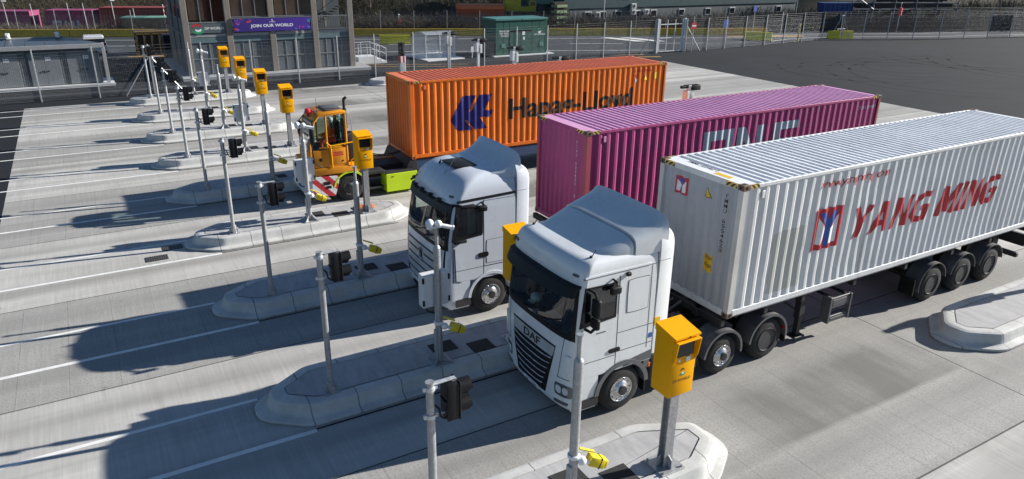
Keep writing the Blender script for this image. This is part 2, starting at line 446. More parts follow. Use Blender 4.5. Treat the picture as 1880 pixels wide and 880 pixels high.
def text_bm(txt, w, h, bold=0.0, shear=0.0, spacing=1.0):
    """flat lettering in the xz plane, lower left corner at 0, exactly w by h"""
    cu = bpy.data.curves.new("lettering", 'FONT'); cu.body = txt
    cu.resolution_u = 3; cu.offset = bold; cu.shear = shear; cu.space_character = spacing
    ob = bpy.data.objects.new("lettering", cu); COL.objects.link(ob)
    bpy.context.view_layer.update()
    me = bpy.data.meshes.new_from_object(ob.evaluated_get(bpy.context.evaluated_depsgraph_get()))
    bpy.data.objects.remove(ob); bpy.data.curves.remove(cu)
    bm = bmesh.new(); bm.from_mesh(me); bpy.data.meshes.remove(me)
    xs = [v.co.x for v in bm.verts]; ys = [v.co.y for v in bm.verts]
    x0, x1, y0, y1 = min(xs), max(xs), min(ys), max(ys)
    for v in bm.verts: v.co = Vector(((v.co.x - x0) / (x1 - x0) * w, 0, (v.co.y - y0) / (y1 - y0) * h))
    return bm
def poly_bm(polys):
    bm = bmesh.new()
    for pts in polys: bm.faces.new([bm.verts.new((u, 0, w)) for u, w in pts])
    bm.normal_update(); bmesh.ops.triangulate(bm, faces=bm.faces[:])
    return bm
def place_bm(bm, name, m, parent, origin, right=(1, 0, 0), up=(0, 0, 1), breaks=None, prof=None):
    """puts flat lettering (x right, z up) on a wall; breaks/prof make it follow a corrugated sheet"""
    right, up, o = Vector(right), Vector(up), Vector(origin)
    out = right.cross(up)                                      # towards the viewer
    if breaks:
        for b in breaks:
            bmesh.ops.bisect_plane(bm, geom=bm.verts[:] + bm.edges[:] + bm.faces[:], plane_co=(b, 0, 0), plane_no=(1, 0, 0))
    for v in bm.verts:
        d = prof(v.co.x) if prof else 0.0
        v.co = o + right * v.co.x + up * v.co.z + out * d
    mb = MB(); mb.bm.free(); mb.bm = bm
    mb.flat = True
    for f in bm.faces:
        f.normal_update()
        if f.normal.dot(out) < 0: f.normal_flip()
    return mb.build(name, m, parent, keep=True)

# ================================================================== THE SETTING
P_ROW = 4.924
ROWS = range(9)
X0, X1, Y1 = -6.33, 40.0, 41.0

mb = MB(); mb.poly([(-700, -500, 0), (900, -500, 0), (900, 900, 0), (-700, 900, 0)])
structure('ground', mb, M['asphalt'])
mb = MB(); mb.poly([(X0, -40, .004), (X1, -40, .004), (X1, Y1, .004), (X0, Y1, .004)])
structure('concrete_apron', mb, M['apron'])

# road beyond the fence, parallel to the yellow barriers
BD = Vector((0.935, -0.354, 0)).normalized(); BN = Vector((0.354, 0.935, 0)).normalized()
B0 = Vector((-2.2, 79.4, 0))
def bpt(s, off, z=0.0): return B0 + BD * s + BN * off + Vector((0, 0, z))
mb = MB(); mb.poly([bpt(-60, -16, .004), bpt(52, -16, .004), Vector((46.3, 45.9, .004)), Vector((54.5, 46.3, .004)), Vector((60.9, 46.9, .004)), Vector((67.3, 47.3, .004)), bpt(73, -0.5, .004), bpt(-60, -0.5, .004)])
BEND = [(60.9, 46.2), (64.1, 46.9), (67.3, 47.0), (70.1, 46.6), (72.8, 45.9), (75.7, 44.9), (78.6, 43.7), (81.8, 42.6), (85.0, 41.6), (88.4, 40.8), (91.8, 40.1), (95.2, 39.3), (110, 35.5), (125, 31.7)]
def bend(p, d): return Vector((p[0] + .22 * d, p[1] + .97 * d, 0))
for a, b in zip(BEND[:-1], BEND[1:]): mb.poly([(*bend(a, .5).xy, .0055), (*bend(b, .5).xy, .0055), (*bend(b, 8.5).xy, .0055), (*bend(a, 8.5).xy, .0055)])
structure('road', mb, M['road'])
mb = MB()
def stripe(mb, a, b, w, z=.009):
    a, b = Vector(a), Vector(b); d = (b - a).normalized(); n = Vector((-d.y, d.x, 0)) * w / 2
    mb.poly([(*(p).xy, z) for p in (a - n, b - n, b + n, a + n)])
for s in range(-60, 62, 9): stripe(mb, bpt(s, -8), bpt(s + 5.5, -8), .13)
stripe(mb, bpt(-60, -3.2), bpt(70, -3.2), .13); stripe(mb, bpt(-60, -13.5), bpt(56, -13.5), .13)
for a, b in zip(BEND[:-1], BEND[1:]):
    stripe(mb, bend(a, 2.0), bend(b, 2.0), .14); stripe(mb, bend(a, 5.4), bend(b, 5.4), .14)
for k in range(2):                                               # worn hatching by the gate
    a = Vector((46.2 + 2.0 * k, 58.4 - .8 * k, 0)); mb.poly([(a.x, a.y, .010), (a.x + 1.1, a.y - .4, .010), (a.x + 2.4, a.y - 4.9, .010), (a.x + 1.3, a.y - 4.5, .010)])
structure('road_marking', mb, M['line'])
mb = MB()
for (x, y, w, d) in [(-0.2, 62.3, 3.4, .25), (-.6, 60.9, 4.2, .25), (.3, 61.6, 3.0, .2), (37.5, 44.6, 4.2, .3), (38.2, 46.0, 3.0, .25), (60.5, 53.5, 9.0, .5), (62.0, 52.6, 7.0, .4)]:
    mb.poly([(x, y, .010), (x + w, y - .35 * w, .010), (x + w, y - .35 * w + d, .010), (x, y + d, .010)])
stripe(mb, (15.9, 48.5, 0), (23.5, 45.2, 0), .1); stripe(mb, (15.9, 49.6, 0), (24.0, 46.3, 0), .1)
structure('orange_marking', mb, M['line_orange'])
mb = MB(); rnd = random.Random(4)                                # black tyre arcs on the asphalt yard
for cx, cy, r, a0, a1 in ((53, 30, 6.5, 1.2, 4.6), (56.5, 29, 4.2, 1.5, 4.4), (58, 24, 11, .8, 3.9), (70, 30, 9, 2.0, 5.0), (47, 22, 14, .2, 1.9), (62, 36, 5, 3.0, 6.0), (75, 22, 15, 1.9, 3.6)):
    for off in (0, 1.9):
        n = 28; P_ = []
        for k in range(n + 1):
            a = a0 + (a1 - a0) * k / n; rr = r + off + .5 * sin(a * 1.3); w = .14 * sin(pi * min(.98, max(.02, k / n)))
            P_.append(((cx + (rr - w) * cos(a), cy + (rr - w) * sin(a) * .8, .005), (cx + (rr + w) * cos(a), cy + (rr + w) * sin(a) * .8, .005)))
        for p, q in zip(P_[:-1], P_[1:]): mb.poly([p[0], q[0], q[1], p[1]])
structure('tyre_marks', mb, asphalt_mat("tyre_black_asphalt", 0.022))
mb = MB()
for r in range(-3, 9):
    y = r * P_ROW
    stripe(mb, (-40, y - .645, 0), (-.5, y - .645, 0), .12); stripe(mb, (-40, y + .945, 0), (-1.25, y + .945, 0), .10)
stripe(mb, (9.0, 40.55, 0), (39.5, 40.55, 0), .1)
structure('lane_marking', mb, M['line'])
mb = MB()
for r in range(9): mb.poly([(x, r * P_ROW + dy, .0085) for x, dy in ((-.75, -.575), (5.1, -.575), (5.1, -.625), (-.75, -.625))])
structure('slot_drain', mb, M['hatch'])
mb = MB()                                                         # pale footpath strip beside the fence line
mb.poly([(-60, 44.2, .005), (42, 44.9, .005), (42, 45.5, .005), (-60, 45.0, .005)])
structure('path', mb, M['road'])

ROWNAME = ['island nearest the camera', 'island between the white lorries', 'island left of the roof-hatch lorry',
           'island before the yellow tractor', 'island behind the yellow tractor', 'fourth island from the far fence',
           'third island from the far fence', 'second island from the far fence', 'island nearest the far fence']

# ------------------------------------------------------------------ islands
def rounded(pts, n=3):
    for _ in range(n):
        q = []
        for a, b in zip(pts, pts[1:] + pts[:1]):
            q += [(a[0] * .75 + b[0] * .25, a[1] * .75 + b[1] * .25), (a[0] * .25 + b[0] * .75, a[1] * .25 + b[1] * .75)]
        pts = q
    return pts
def inset(pts, d):
    out = []; n = len(pts)
    for i in range(n):
        a, b, c = Vector(pts[i - 1]), Vector(pts[i]), Vector(pts[(i + 1) % n])
        e1 = (b - a); e2 = (c - b)
        n1 = Vector((-e1.y, e1.x)).normalized(); n2 = Vector((-e2.y, e2.x)).normalized()
        m = (n1 + n2); m = m.normalized() if m.length > 1e-6 else n1
        k = d / max(.6, m.dot(n1)); out.append(tuple(b + m * k))
    return out
def corner(pts, r):
    """rounds each corner of a polygon by distance r"""
    out = []; n = len(pts)
    for i in range(n):
        a, b, c = Vector(pts[i - 1]), Vector(pts[i]), Vector(pts[(i + 1) % n])
        p = b + (a - b).normalized() * min(r, (a - b).length * .45); q = b + (c - b).normalized() * min(r, (c - b).length * .45)
        for k in range(5):
            s = k / 4; out.append(tuple(p * (1 - s) ** 2 + b * 2 * s * (1 - s) + q * s * s))
    return out
def cut(pts, step=.45):
    """extra points along the straights so joints fall on real edges"""
    out = []
    for a, b in zip(pts, pts[1:] + pts[:1]):
        L = math.dist(a, b); n = max(1, int(L / step))
        out += [(a[0] + (b[0] - a[0]) * i / n, a[1] + (b[1] - a[1]) * i / n) for i in range(n)]
    return out
def loop(corners, counts=None, rad=.26):
    """rounded outline; counts keeps two outlines point for point alike"""
    pts = corner(corners, rad); out, used = [], []
    for i, (a, b) in enumerate(zip(pts, pts[1:] + pts[:1])):
        n = counts[i] if counts else max(1, int(math.dist(a, b) / .45)); used.append(n)
        out += [(a[0] + (b[0] - a[0]) * k / n, a[1] + (b[1] - a[1]) * k / n) for k in range(n)]
    return out, used
def island(label, y, x0, x1, group, far=1.40):
    xm = (x0 + x1) / 2
    t = thing('kerbed_island', label, 'traffic island', (xm, y, 0), group)
    low, cn = loop([(x0, .12), (x0 + .82, -.54), (x1 - .85, -.54), (x1, .05), (x1, .75), (x1 - 1.25, far), (x0 + 1.0, far), (x0, .72)])
    top, _ = loop([(x0 + .40, .17), (x0 + 1.02, -.29), (x1 - 1.08, -.29), (x1 - .40, .13), (x1 - .40, .68), (x1 - 1.42, far - .25), (x0 + 1.18, far - .25), (x0 + .40, .64)], cn, .14)
    def at(f, z, d=0.0):
        p = [(a[0] + (b[0] - a[0]) * f, a[1] + (b[1] - a[1]) * f + y) for a, b in zip(low, top)]
        if d: p = inset(p, d)
        return [(px, py, z) for px, py in p]
    prof = [(0, 0.0), (0.0, .055), (.03, .075), (.50, .105), (.60, .125), (.67, .165), (.73, .235), (.79, .305), (.86, .342), (1.0, .356)]
    mb = MB(); mb.loft([at(f, z) for f, z in prof] + [at(1, .362, .025), at(1, .366, .05), at(1, .366, .195), at(1, .345, .20), at(1, .345, .235)], True, False)
    mb.build('kerb', M['kerb'], t, sharp=20)
    mb = MB(); mb.poly(at(1, .3655, .222)); mb.build('paving', M['infill'], t)
    return t
first = None
for r in ROWS:
    lab = 'long kerbed concrete ' + ROWNAME[r]
    if first is None: first = island(lab, 0, -1.39, 5.9, 'entry lane islands'); mx = first.location.x
    else: dup(first, (mx, r * P_ROW, 0), lab)
island('bare kerbed concrete island at the right edge beside the white container trailer', .05, 13.25, 24.5, 'exit lane islands')
island('kerbed concrete exit island left of the orange container by the fence', 39.9, 13.2, 21.0, 'exit lane islands')

# drain grates and hatches
def hatch(x0, x1, y0, y1, z, label, name, cat, group, mat):
    cx, cy = (x0 + x1) / 2, (y0 + y1) / 2
    mb = MB(); mb.box(x0, x1, y0, y1, z - .006, z + .012, .004)
    o = mb.build(name, mat, origin=(cx, cy, z)); return tag(o, label, cat, group)
for r in ROWS:
    y = r * P_ROW
    hatch(2.36, 2.92, y + .26, y + .70, .366, 'black hatch by the camera pole foot on the ' + ROWNAME[r], 'hatch_cover', 'hatch cover', 'hatches in the islands', M['hatch'])
    hatch(3.14, 3.66, y - .10, y + .36, .366, 'black hatch right of the camera pole on the ' + ROWNAME[r], 'hatch_cover', 'hatch cover', 'hatches in the islands', M['hatch'])
hatch(-2.52, -1.92, 14.42, 14.82, .006, 'sunlit iron drain grate left of the island before the yellow tractor', 'drain_grate', 'drain grate', 'drain grates', M['grate'])
hatch(-2.0, -1.45, 15.12, 15.5, .006, 'shadowed iron drain grate at the tip of the island before the yellow tractor', 'drain_grate', 'drain grate', 'drain grates', M['grate'])

# ------------------------------------------------------------------ traffic lights
def make_signal(label):
    t = thing('traffic_light', label, 'traffic light', (0, 0, .364), 'traffic lights')
    mb = MB(); mb.cyl((0, 0, .37), (0, 0, 3.30), .057, .057, 16); mb.cyl((0, 0, 3.30), (0, 0, 3.315), .062, .062, 16)
    p = mb.build('pole', M['galv'], t)
    mb = MB(); mb.cyl((0, 0, .364), (0, 0, .60), .085, .085, 14)
    for k in range(4):
        a = k * pi / 2; mb.box(.08 * cos(a) - .05, .08 * cos(a) + .05, .08 * sin(a) - .05, .08 * sin(a) + .05, .364, .52, .01)
    mb.box(-.16, .16, -.16, .16, .364, .385, .004)
    mb.build('base_sleeve', M['galv'], p)
    mb = MB(); mb.box(-.05, .36, -.035, .035, 3.265, 3.285, .003); mb.box(.30, .36, -.035, .035, 3.20, 3.28, .003)
    for z in (3.22, 2.80):
        mb.lathe([(.066, -.03), (.068, -.02), (.068, .02), (.066, .03)], (0, 0, z), 'z', 16); mb.box(-.10, -.06, -.02, .02, z - .03, z + .03, .004); mb.box(.06, .10, -.02, .02, z - .03, z + .03, .004)
    mb.box(.06, .26, -.02, .02, 2.79, 2.81, .002)
    mb.build('bracket', M['galv_light'], t)
    mb = MB(); mb.box(.19, .37, -.12, .12, 2.70, 3.25, .02, 2); mb.box(.36, .385, -.13, .13, 2.69, 3.26, .008)
    mb.box(.17, .19, -.09, .09, 2.99, 3.0, .002)
    h = mb.build('signal_head', M['black'], t)
    for z in (3.12, 2.85):
        rings0, rings1 = [], []
        mb = MB()
        n = 18
        A = []
        for x, r0, sc in ((.385, .105, 1), (.56, .112, 1), (.56, .104, 1), (.385, .098, 1)):
            A.append([(x - (.05 if (x > .5 and sin(a) < -.3) else 0), r0 * cos(a), z + r0 * sin(a)) for a in [2 * pi * i / n for i in range(n)]])
        mb.loft(A + [A[0]], True, False); mb.build('visor', M['black'], h)
        mb = MB(); mb.lathe([(.095, 0), (.08, .012), (.03, .02), (.001, .022)], (.386, 0, z), 'x', 18)
        mb.build('lens', M['screen'], h)
    mb = MB(); mb.tube([(.05, -.02, 2.96), (.10, -.04, 2.90), (.12, -.05, 2.78), (.17, -.05, 2.73), (.23, -.03, 2.735), (.26, -.01, 2.76)], .014, 6)
    mb.build('cable', M['black'], t)
    return t
sig = None
for r in ROWS:
    lab = 'black two-lens traffic light on the ' + ROWNAME[r]
    if sig is None: sig = make_signal(lab)
    else: dup(sig, (0, r * P_ROW, .364), lab)

# ------------------------------------------------------------------ camera poles
CX = 2.34
def make_campole(label, full):
    t = thing('camera_pole', label, 'camera pole', (CX, 0, .364), 'camera poles')
    mb = MB(); mb.cyl((CX, 0, .38), (CX, 0, 2.95), .073, .073, 16); mb.cyl((CX, 0, 2.95), (CX, 0, 3.0), .073, .045, 16)
    mb.cyl((CX, 0, 3.0), (CX, 0, 3.36), .037, .037, 14)
    if not full: mb.cyl((CX, 0, 3.36), (CX, 0, 3.385), .055, .055, 16)
    mb.box(CX - .095, CX - .05, -.06, .06, .62, 1.12, .012)
    p = mb.build('pole', M['galv'], t)
    mb = MB(); mb.box(CX - .23, CX + .23, -.23, .23, .364, .388, .004)
    for k in range(4):
        R = Matrix.Rotation(k * pi / 2 + pi / 4, 3, 'Z'); pts = [(.06, .388), (.26, .388), (.06, .60)]
        mb.loft([[Vector((CX, 0, 0)) + R @ Vector((u, w, z)) for u, z in pts] for w in (-.008, .008)])
    for sx in (-1, 1):
        for sy in (-1, 1): mb.cyl((CX + sx * .18, sy * .18, .388), (CX + sx * .18, sy * .18, .425), .02, .02, 6)
    mb.build('base_plate', M['galv'], p)
    # yellow camera, looking along the lane
    mb = MB(); mb.lathe([(.095, -.03), (.10, -.02), (.10, .02), (.09, .03)], (CX, 0, 1.28), 'z', 16)
    mb.sphere((CX + .10, -.08, 1.20), .075); mb.tube([(CX + .1, -.08, 1.2), (CX + .22, -.10, 1.14), (CX + .30, -.10, 1.12)], .035)
    mb.build('camera_bracket', M['white_plastic'], t)
    R = Matrix.Rotation(radians(24), 3, 'Y') @ Matrix.Rotation(radians(-12), 3, 'Z')
    mb = MB(); c = (CX + .26, -.06, 1.16)
    mb.box(CX + .24, CX + .52, -.15, .03, 1.065, 1.235, .025, 2, R, c); mb.box(CX + .50, CX + .57, -.14, .02, 1.08, 1.22, .025, 2, R, c)
    mb.box(CX + .02, CX + .30, -.07, -.01, 1.27, 1.30, .006, 1, R, c)
    y_ = mb.build('yellow_camera', M['cam_yellow'], t)
    mb = MB(); mb.box(CX + .42, CX + .437, -.153, .033, 1.062, 1.238, 0, 1, R, c); mb.build('strap', M['black'], y_)
    if full:
        mb = MB(); mb.box(CX - .30, CX + .30, .07, .30, 1.62, 2.34, .015); 
        b = mb.build('control_box', M['white_box'], t)
        for sx in (-1, 1):
            for z in (1.68, 2.18):
                mb = MB(); mb.box(CX + sx * .285 - .02, CX + sx * .285 + .02, .05, .09, z, z + .12, .004); mb.build('hinge', M['black'], b)
        mb = MB(); mb.tube([(CX - .2, .2, 1.62), (CX - .17, .15, 1.5), (CX - .05, .1, 1.46), (CX, .07, 1.4)], .018, 6); mb.build('cable', M['black'], b)
        mb = MB(); mb.box(CX - .13, CX + .10, -.02, .02, 3.36, 3.40, .005)
        mb.sphere((CX - .13, .02, 3.48), .085); mb.cyl((CX - .13, .02, 3.36), (CX - .13, .02, 3.44), .06, .08)
        mb.sphere((CX + .04, -.02, 3.45), .08); mb.cyl((CX + .06, -.04, 3.43), (CX + .30, -.11, 3.36), .042, .042); mb.cyl((CX + .30, -.11, 3.36), (CX + .33, -.12, 3.352), .05, .05)
        mb.build('dome_camera', M['white_plastic'], t)
    return t
cp = [None, None]
for r in ROWS:
    full = r % 2
    lab = ('white boxed camera pole with domes on the ' if full else 'boxless pole with one yellow camera on the ') + ROWNAME[r]
    if cp[full] is None:
        cp[full] = make_campole(lab, full)
        if r: cp[full].location.y = r * P_ROW
    else: dup(cp[full], (CX, r * P_ROW, .364), lab)

# ------------------------------------------------------------------ yellow kiosks
def swirl(parent, x, z, s, front, mats=('red_ink', 'white_ink', 'green_ink'), sx=1.0):
    """three curved blades of a round emblem"""
    def blade(a0, a1, r, th, ox, oz):
        n = 10; o, i = [], []
        for k in range(n + 1):
            a = a0 + (a1 - a0) * k / n; w = th * sin(pi * k / n)
            o.append((x + sx * s * (ox + (r + w) * cos(a)), z + s * (oz + (r + w) * sin(a)))); i.append((x + sx * s * (ox + (r - w * .2) * cos(a)), z + s * (oz + (r - w * .2) * sin(a))))
        return o + i[::-1][1:-1]
    for b, m, dy in ((blade(radians(20), radians(175), .34, .20, 0, .05), mats[0], 0), (blade(radians(190), radians(355), .18, .20, .05, .06), mats[1], .002), (blade(radians(195), radians(370), .38, .24, 0, .04), mats[2], .001)):
        bm = poly_bm([b]); place_bm(bm, 'emblem', M[m], parent, front(dy))
KX = 4.25
def make_kiosk(label):
    t = thing('driver_kiosk', label, 'kiosk', (KX, 0, .364), 'yellow driver kiosks')
    x0, x1, y0, y1, z0, z1 = KX - .265, KX + .24, -.19, .23, 1.87, 2.97
    mb = MB(); mb.box(x0, x1, y0, y1, z0, z1, .012, 2)
    mb.prism([(y0 - .055, z1 - .04), (y0 - .055, z1 - .01), (y1 + .01, z1 + .085), (y1 + .01, z1 - .04)], 'x', x0 - .008, x1 + .008)
    b = mb.build('cabinet', M['kiosk'], t)
    mb = MB()                                                   # screen surround: hood and two cheeks
    zs0, zs1 = 2.56, 2.88
    mb.box(x0 + .01, x1 - .01, y0 - .10, y0, zs1, zs1 + .02, .004)
    for xa in (x0 + .01, x1 - .03): mb.prism([(y0, zs0 - .09), (y0, zs1), (y0 - .10, zs1), (y0 - .06, zs0 + .03)], 'x', xa, xa + .02)
    mb.build('hood', M['kiosk'], b)
    mb = MB(); mb.box(x0 + .07, x1 - .07, y0 - .018, y0 + .002, zs0 + .03, zs1 - .01, .006); s_ = mb.build('screen', M['black'], b)
    mb = MB(); mb.box(x0 + .09, x1 - .09, y0 - .021, y0 - .017, zs0 + .05, zs1 - .03); mb.build('display', M['screen'], s_)
    mb = MB(); mb.box(KX + .02, KX + .11, y0 - .022, y0 + .002, zs0 - .07, zs0 + .01, .004); mb.box(KX - .13, KX - .09, y0 - .012, y0 + .002, zs0 - .05, zs0 + .0, .003)
    mb.build('card_reader', M['galv_light'], b)
    mb = MB(); mb.cyl((KX + .02, y0 - .065, z1 - .025), (KX + .02, y0 - .03, z1 - .025), .012); mb.build('lock', M['black'], b)
    swirl(b, KX - .01, 2.30, .12, lambda d: (0, y0 - .003 - d, 0), ('ink_brown', 'white_ink', 'green_ink'))
    place_bm(text_bm('DP WORLD', .37, .05, .015), 'lettering', M['ink_brown'], b, (KX - .20, y0 - .004, 2.135))
    mb = MB()                                                   # H-section post
    for y in (-.075, .075): mb.box(KX - .09, KX + .09, y - .008, y + .008, .39, 1.86, .002)
    mb.box(KX - .007, KX + .007, -.067, .067, .39, 1.86)
    p = mb.build('post', M['galv'], t)
    mb = MB(); mb.box(KX - .25, KX + .25, -.25, .25, .364, .392, .004)
    for sx in (-1, 1):
        mb.prism([(KX + sx * .09, .392), (KX + sx * .18, .392), (KX + sx * .17, .56), (KX + sx * .09, .62)], 'y', -.008, .008)
        for sy in (-1, 1): mb.cyl((KX + sx * .2, sy * .2, .392), (KX + sx * .2, sy * .2, .43), .02, .02, 6)
    for sy in (-1, 1): mb.prism([(sy * .083, .392), (sy * .18, .392), (sy * .17, .56), (sy * .083, .62)], 'x', KX - .008, KX + .008)
    mb.build('base_plate', M['galv'], p)
    return t
ks = None
for r in (0, 1, 3, 5, 6, 7, 8):
    lab = 'yellow driver kiosk with dark screen on the ' + ROWNAME[r]
    if ks is None: ks = make_kiosk(lab)
    else: dup(ks, (KX, r * P_ROW, .364), lab)
mb = MB(); mb.box(3.95, 4.6, 14.98, 15.35, .366, .42, .02, 2); mb.box(4.0, 4.5, 15.02, 15.3, .42, .44, .008)
tag(mb.build('foot_cover', M['orange_plastic'], origin=(4.3, 15.15, .366)), 'flat orange plastic cover lying at the kiosk foot in front of the yellow tractor', 'cover')

# ------------------------------------------------------------------ exit scanner posts
def make_scanner(label):
    t = thing('scanner_post', label, 'scanner post', (21.2, 0, 0), 'exit scanner posts')
    mb = MB(); mb.box(21.2 - .08, 21.2 + .08, -.08, .08, 0, 2.8, .01); p = mb.build('post', M['galv_light'], t)
    mb = MB(); mb.box(20.98, 21.12, -.20, .16, 1.95, 2.55, .012); mb.box(21.28, 21.42, -.20, .16, 1.85, 2.45, .012); mb.build('junction_box', M['white_box'], t)
    mb = MB(); mb.box(20.72, 21.12, -.07, .09, 2.68, 2.80, .02); mb.box(21.28, 21.85, -.12, .12, 2.56, 2.80, .03, 2); mb.box(20.9, 21.7, -.05, .05, 2.80, 2.84, .008)
    mb.build('scanner', M['black'], t)
    mb = MB(); mb.box(21.1, 21.3, -.1, .1, 2.72, 2.82, .01); mb.build('clamp', M['galv'], p)
    return t
sc = make_scanner('grey post with black scanner bar standing between the cycle shelter and the orange container')
sc.location.y = 44.1
dup(sc, (19.7, .3, 0), 'grey post with black scanner bar on the island beyond the right edge')
dup(sc, (21.2, 39.2, 0), 'grey post with black scanner bar in front of the green cabinet left end')
dup(sc, (21.2, 34.2, 0), 'grey post with black scanner bar in front of the green cabinet doors')
dup(sc, (21.2, 28.9, 0), 'black scanner bar barely showing above the orange container roof')
dup(sc, (21.2, 18.0, 0), 'grey post with black scanner bar rising behind the pink container roof')

# ================================================================== CONTAINERS
CL, CW, CH = 12.19, 2.44, 2.896
PITCH, DEP = 0.278, 0.036
def side_breaks():
    n = int((CL - .36) / PITCH); s0 = (CL - n * PITCH) / 2
    bx, by = [], []
    for i in range(n):
        for f, d in ((0.0, 1), (.26, 1), (.5, 0), (.76, 0)):
            bx.append(s0 + PITCH * (i + f)); by.append(.012 + DEP * d)
    bx.append(s0 + n * PITCH); by.append(.012 + DEP)
    return bx, by
SBX, SBY = side_breaks()
def interp(x, X, Y):
    if x <= X[0]: return Y[0]
    for i in range(len(X) - 1):
        if x <= X[i + 1]: return Y[i] + (Y[i + 1] - Y[i]) * (x - X[i]) / (X[i + 1] - X[i])
    return Y[-1]
def side_depth(x): return interp(x, SBX, SBY)
FBX, FBY = [.13], [.015]
for i in range(9):
    for f, d in ((.06, 1), (.30, 1), (.56, 0), (.80, 0)): FBX.append(.13 + .2422 * (i + f)); FBY.append(.015 + .045 * d)
FBX.append(2.31); FBY.append(.015)
def front_depth(u): return interp(u, FBX, FBY)

def container(label, x0, y0, zt, m, mtop, rust, group='forty foot shipping containers', mfront=None):
    zb = zt - CH; cx, cy = x0 + CL / 2, y0 + CW / 2
    t = thing('shipping_container', label, 'shipping container', (cx, cy, zb), group)
    z0, z1 = zb + .15, zt - .075
    for sgn, ye in ((1, y0), (-1, y0 + CW)):
        mb = MB(); X = [x0 + .15] + [x0 + b for b in SBX] + [x0 + CL - .15]; Y = [SBY[0]] + SBY + [SBY[-1]]
        dr = random.Random(int(x0 * 100) + sgn)                    # knocks and shallow dents, always inwards
        dents = [(dr.uniform(x0 + .5, x0 + CL - .5), dr.uniform(z0, z1), dr.uniform(.15, .7), dr.uniform(.006, .022)) for _ in range(26)]
        def knock(x, z): return sum(a * math.exp(-((x - u) ** 2 + (z - w) ** 2) / (r * r)) for u, w, r, a in dents)
        ZS = [z0 + (z1 - z0) * k / 9 for k in range(10)]
        mb.loft([[(x, ye + sgn * (d + (knock(x, z) if 0 < k < 9 else 0)), z) for k, z in enumerate(ZS)] for x, d in zip(X, Y)], False, False)
        mb.build('side_wall', m, t, sharp=20)
        mb = MB(); mb.box(x0 + .15, x0 + CL - .15, ye if sgn > 0 else ye - .06, ye + .06 if sgn > 0 else ye, zt - .085, zt - .012, .006); mb.build('top_rail', m, t)
        mb = MB(); mb.box(x0 + .15, x0 + CL - .15, ye if sgn > 0 else ye - .05, ye + .05 if sgn > 0 else ye, zb + .01, zb + .16, .006)
        mb.box(x0 + .15, x0 + CL - .15, ye if sgn > 0 else ye - .09, ye + .09 if sgn > 0 else ye, zb + .02, zb + .035); mb.build('bottom_rail', m, t)
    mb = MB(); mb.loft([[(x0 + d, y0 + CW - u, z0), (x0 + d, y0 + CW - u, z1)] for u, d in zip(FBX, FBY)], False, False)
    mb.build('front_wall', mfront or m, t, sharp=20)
    for za, zc in ((zt - .11, zt - .012), (zb + .01, zb + .16)):
        mb = MB(); mb.box(x0, x0 + .07, y0 + .15, y0 + CW - .15, za, zc, .006); mb.build('front_rail', m, t)
    for xa, xb in ((x0 + .005, x0 + .16), (x0 + CL - .10, x0 + CL - .005)):
        for ya, yb in ((y0 + .004, y0 + .13), (y0 + CW - .13, y0 + CW - .004)):
            mb = MB(); mb.box(xa, xb, ya, yb, zb + .1, zt - .1, .008); mb.build('corner_post', rust[1], t)
    for xa in (x0 - .004, x0 + CL - .174):
        for ya in (y0 - .004, y0 + CW - .158):
            for za in (zb - .004, zt - .112):
                mb = MB(); mb.box(xa, xa + .178, ya, ya + .162, za, za + .118, .008)
                mb.mi = 1
                for yy in (ya - .0012, ya + .1632): mb.lathe([(.036, -.001), (.036, .001)], (xa + .089, yy, za + .059), 'y', 12)
                for xx in (xa - .0012, xa + .1792): mb.lathe([(.03, -.001), (.03, .001)], (xx, ya + .081, za + .059), 'x', 12)
                mb.box(xa + .05, xa + .13, ya + .055, ya + .11, za + .118, za + .1192)
                mb.build('corner_casting', [rust[0], M['black']], t)
    # roof: flat end plates and transverse corrugations
    mb = MB(); zr = zt - .012; X, Z = [x0 + .02, x0 + .42], [zr, zr]
    n = int((CL - .7) / .209); s0 = x0 + .42
    pr = (CL - .62) / n
    for i in range(n):
        for f, d in ((.0, 0), (.15, 1), (.5, 1), (.65, 0)): X.append(s0 + pr * (i + f)); Z.append(zr - .034 * d)
    X += [s0 + pr * n, x0 + CL - .02]; Z += [zr, zr]
    ya, yb = y0 + .062, y0 + CW - .062
    rings = [[(x, y0 + .02, zr - .004), (x, ya, z), (x, yb, z), (x, y0 + CW - .02, zr - .004)] for x, z in zip(X, Z)]
    mb.loft(rings, False, False); mb.build('roof', mtop, t, sharp=15)
    # doors at the rear
    xd = x0 + CL
    for k, (ya, yb) in enumerate(((y0 + .13, cy - .005), (cy + .005, y0 + CW - .13))):
        mb = MB(); mb.box(xd - .07, xd - .03, ya, yb, zb + .17, zt - .12, .01)
        for j in range(5): mb.box(xd - .032, xd - .018, ya + .08, yb - .08, zb + .25 + j * .5, zb + .25 + j * .5 + .36, .008)
        d = mb.build('door', m, t)
        mb = MB()
        for f in (.3, .75): mb.cyl((xd - .005, ya + (yb - ya) * f, zb + .14), (xd - .005, ya + (yb - ya) * f, zt - .1), .017, .017, 8)
        mb.build('lock_rod', M['galv'], d)
    mb = MB(); mb.box(xd - .09, xd - .005, y0 + .13, y0 + CW - .13, zt - .125, zt - .012, .006); mb.build('door_header', m, t); mb = MB(); mb.box(xd - .09, xd - .005, y0 + .13, y0 + CW - .13, zb + .01, zb + .16, .006); mb.build('door_sill', m, t)
    # striped warning strips beside the top castings
    for xa in (x0 + .18, x0 + CL - .44):
        for yy, s in ((y0, -1), (y0 + CW, 1)):
            mb = MB(); mb.box(xa, xa + .26, yy + (-.003 if s < 0 else -.05), yy + (.05 if s < 0 else .003), zt - .083, zt - .008); mb.build('warning_strip', M['haz_yb'], t)
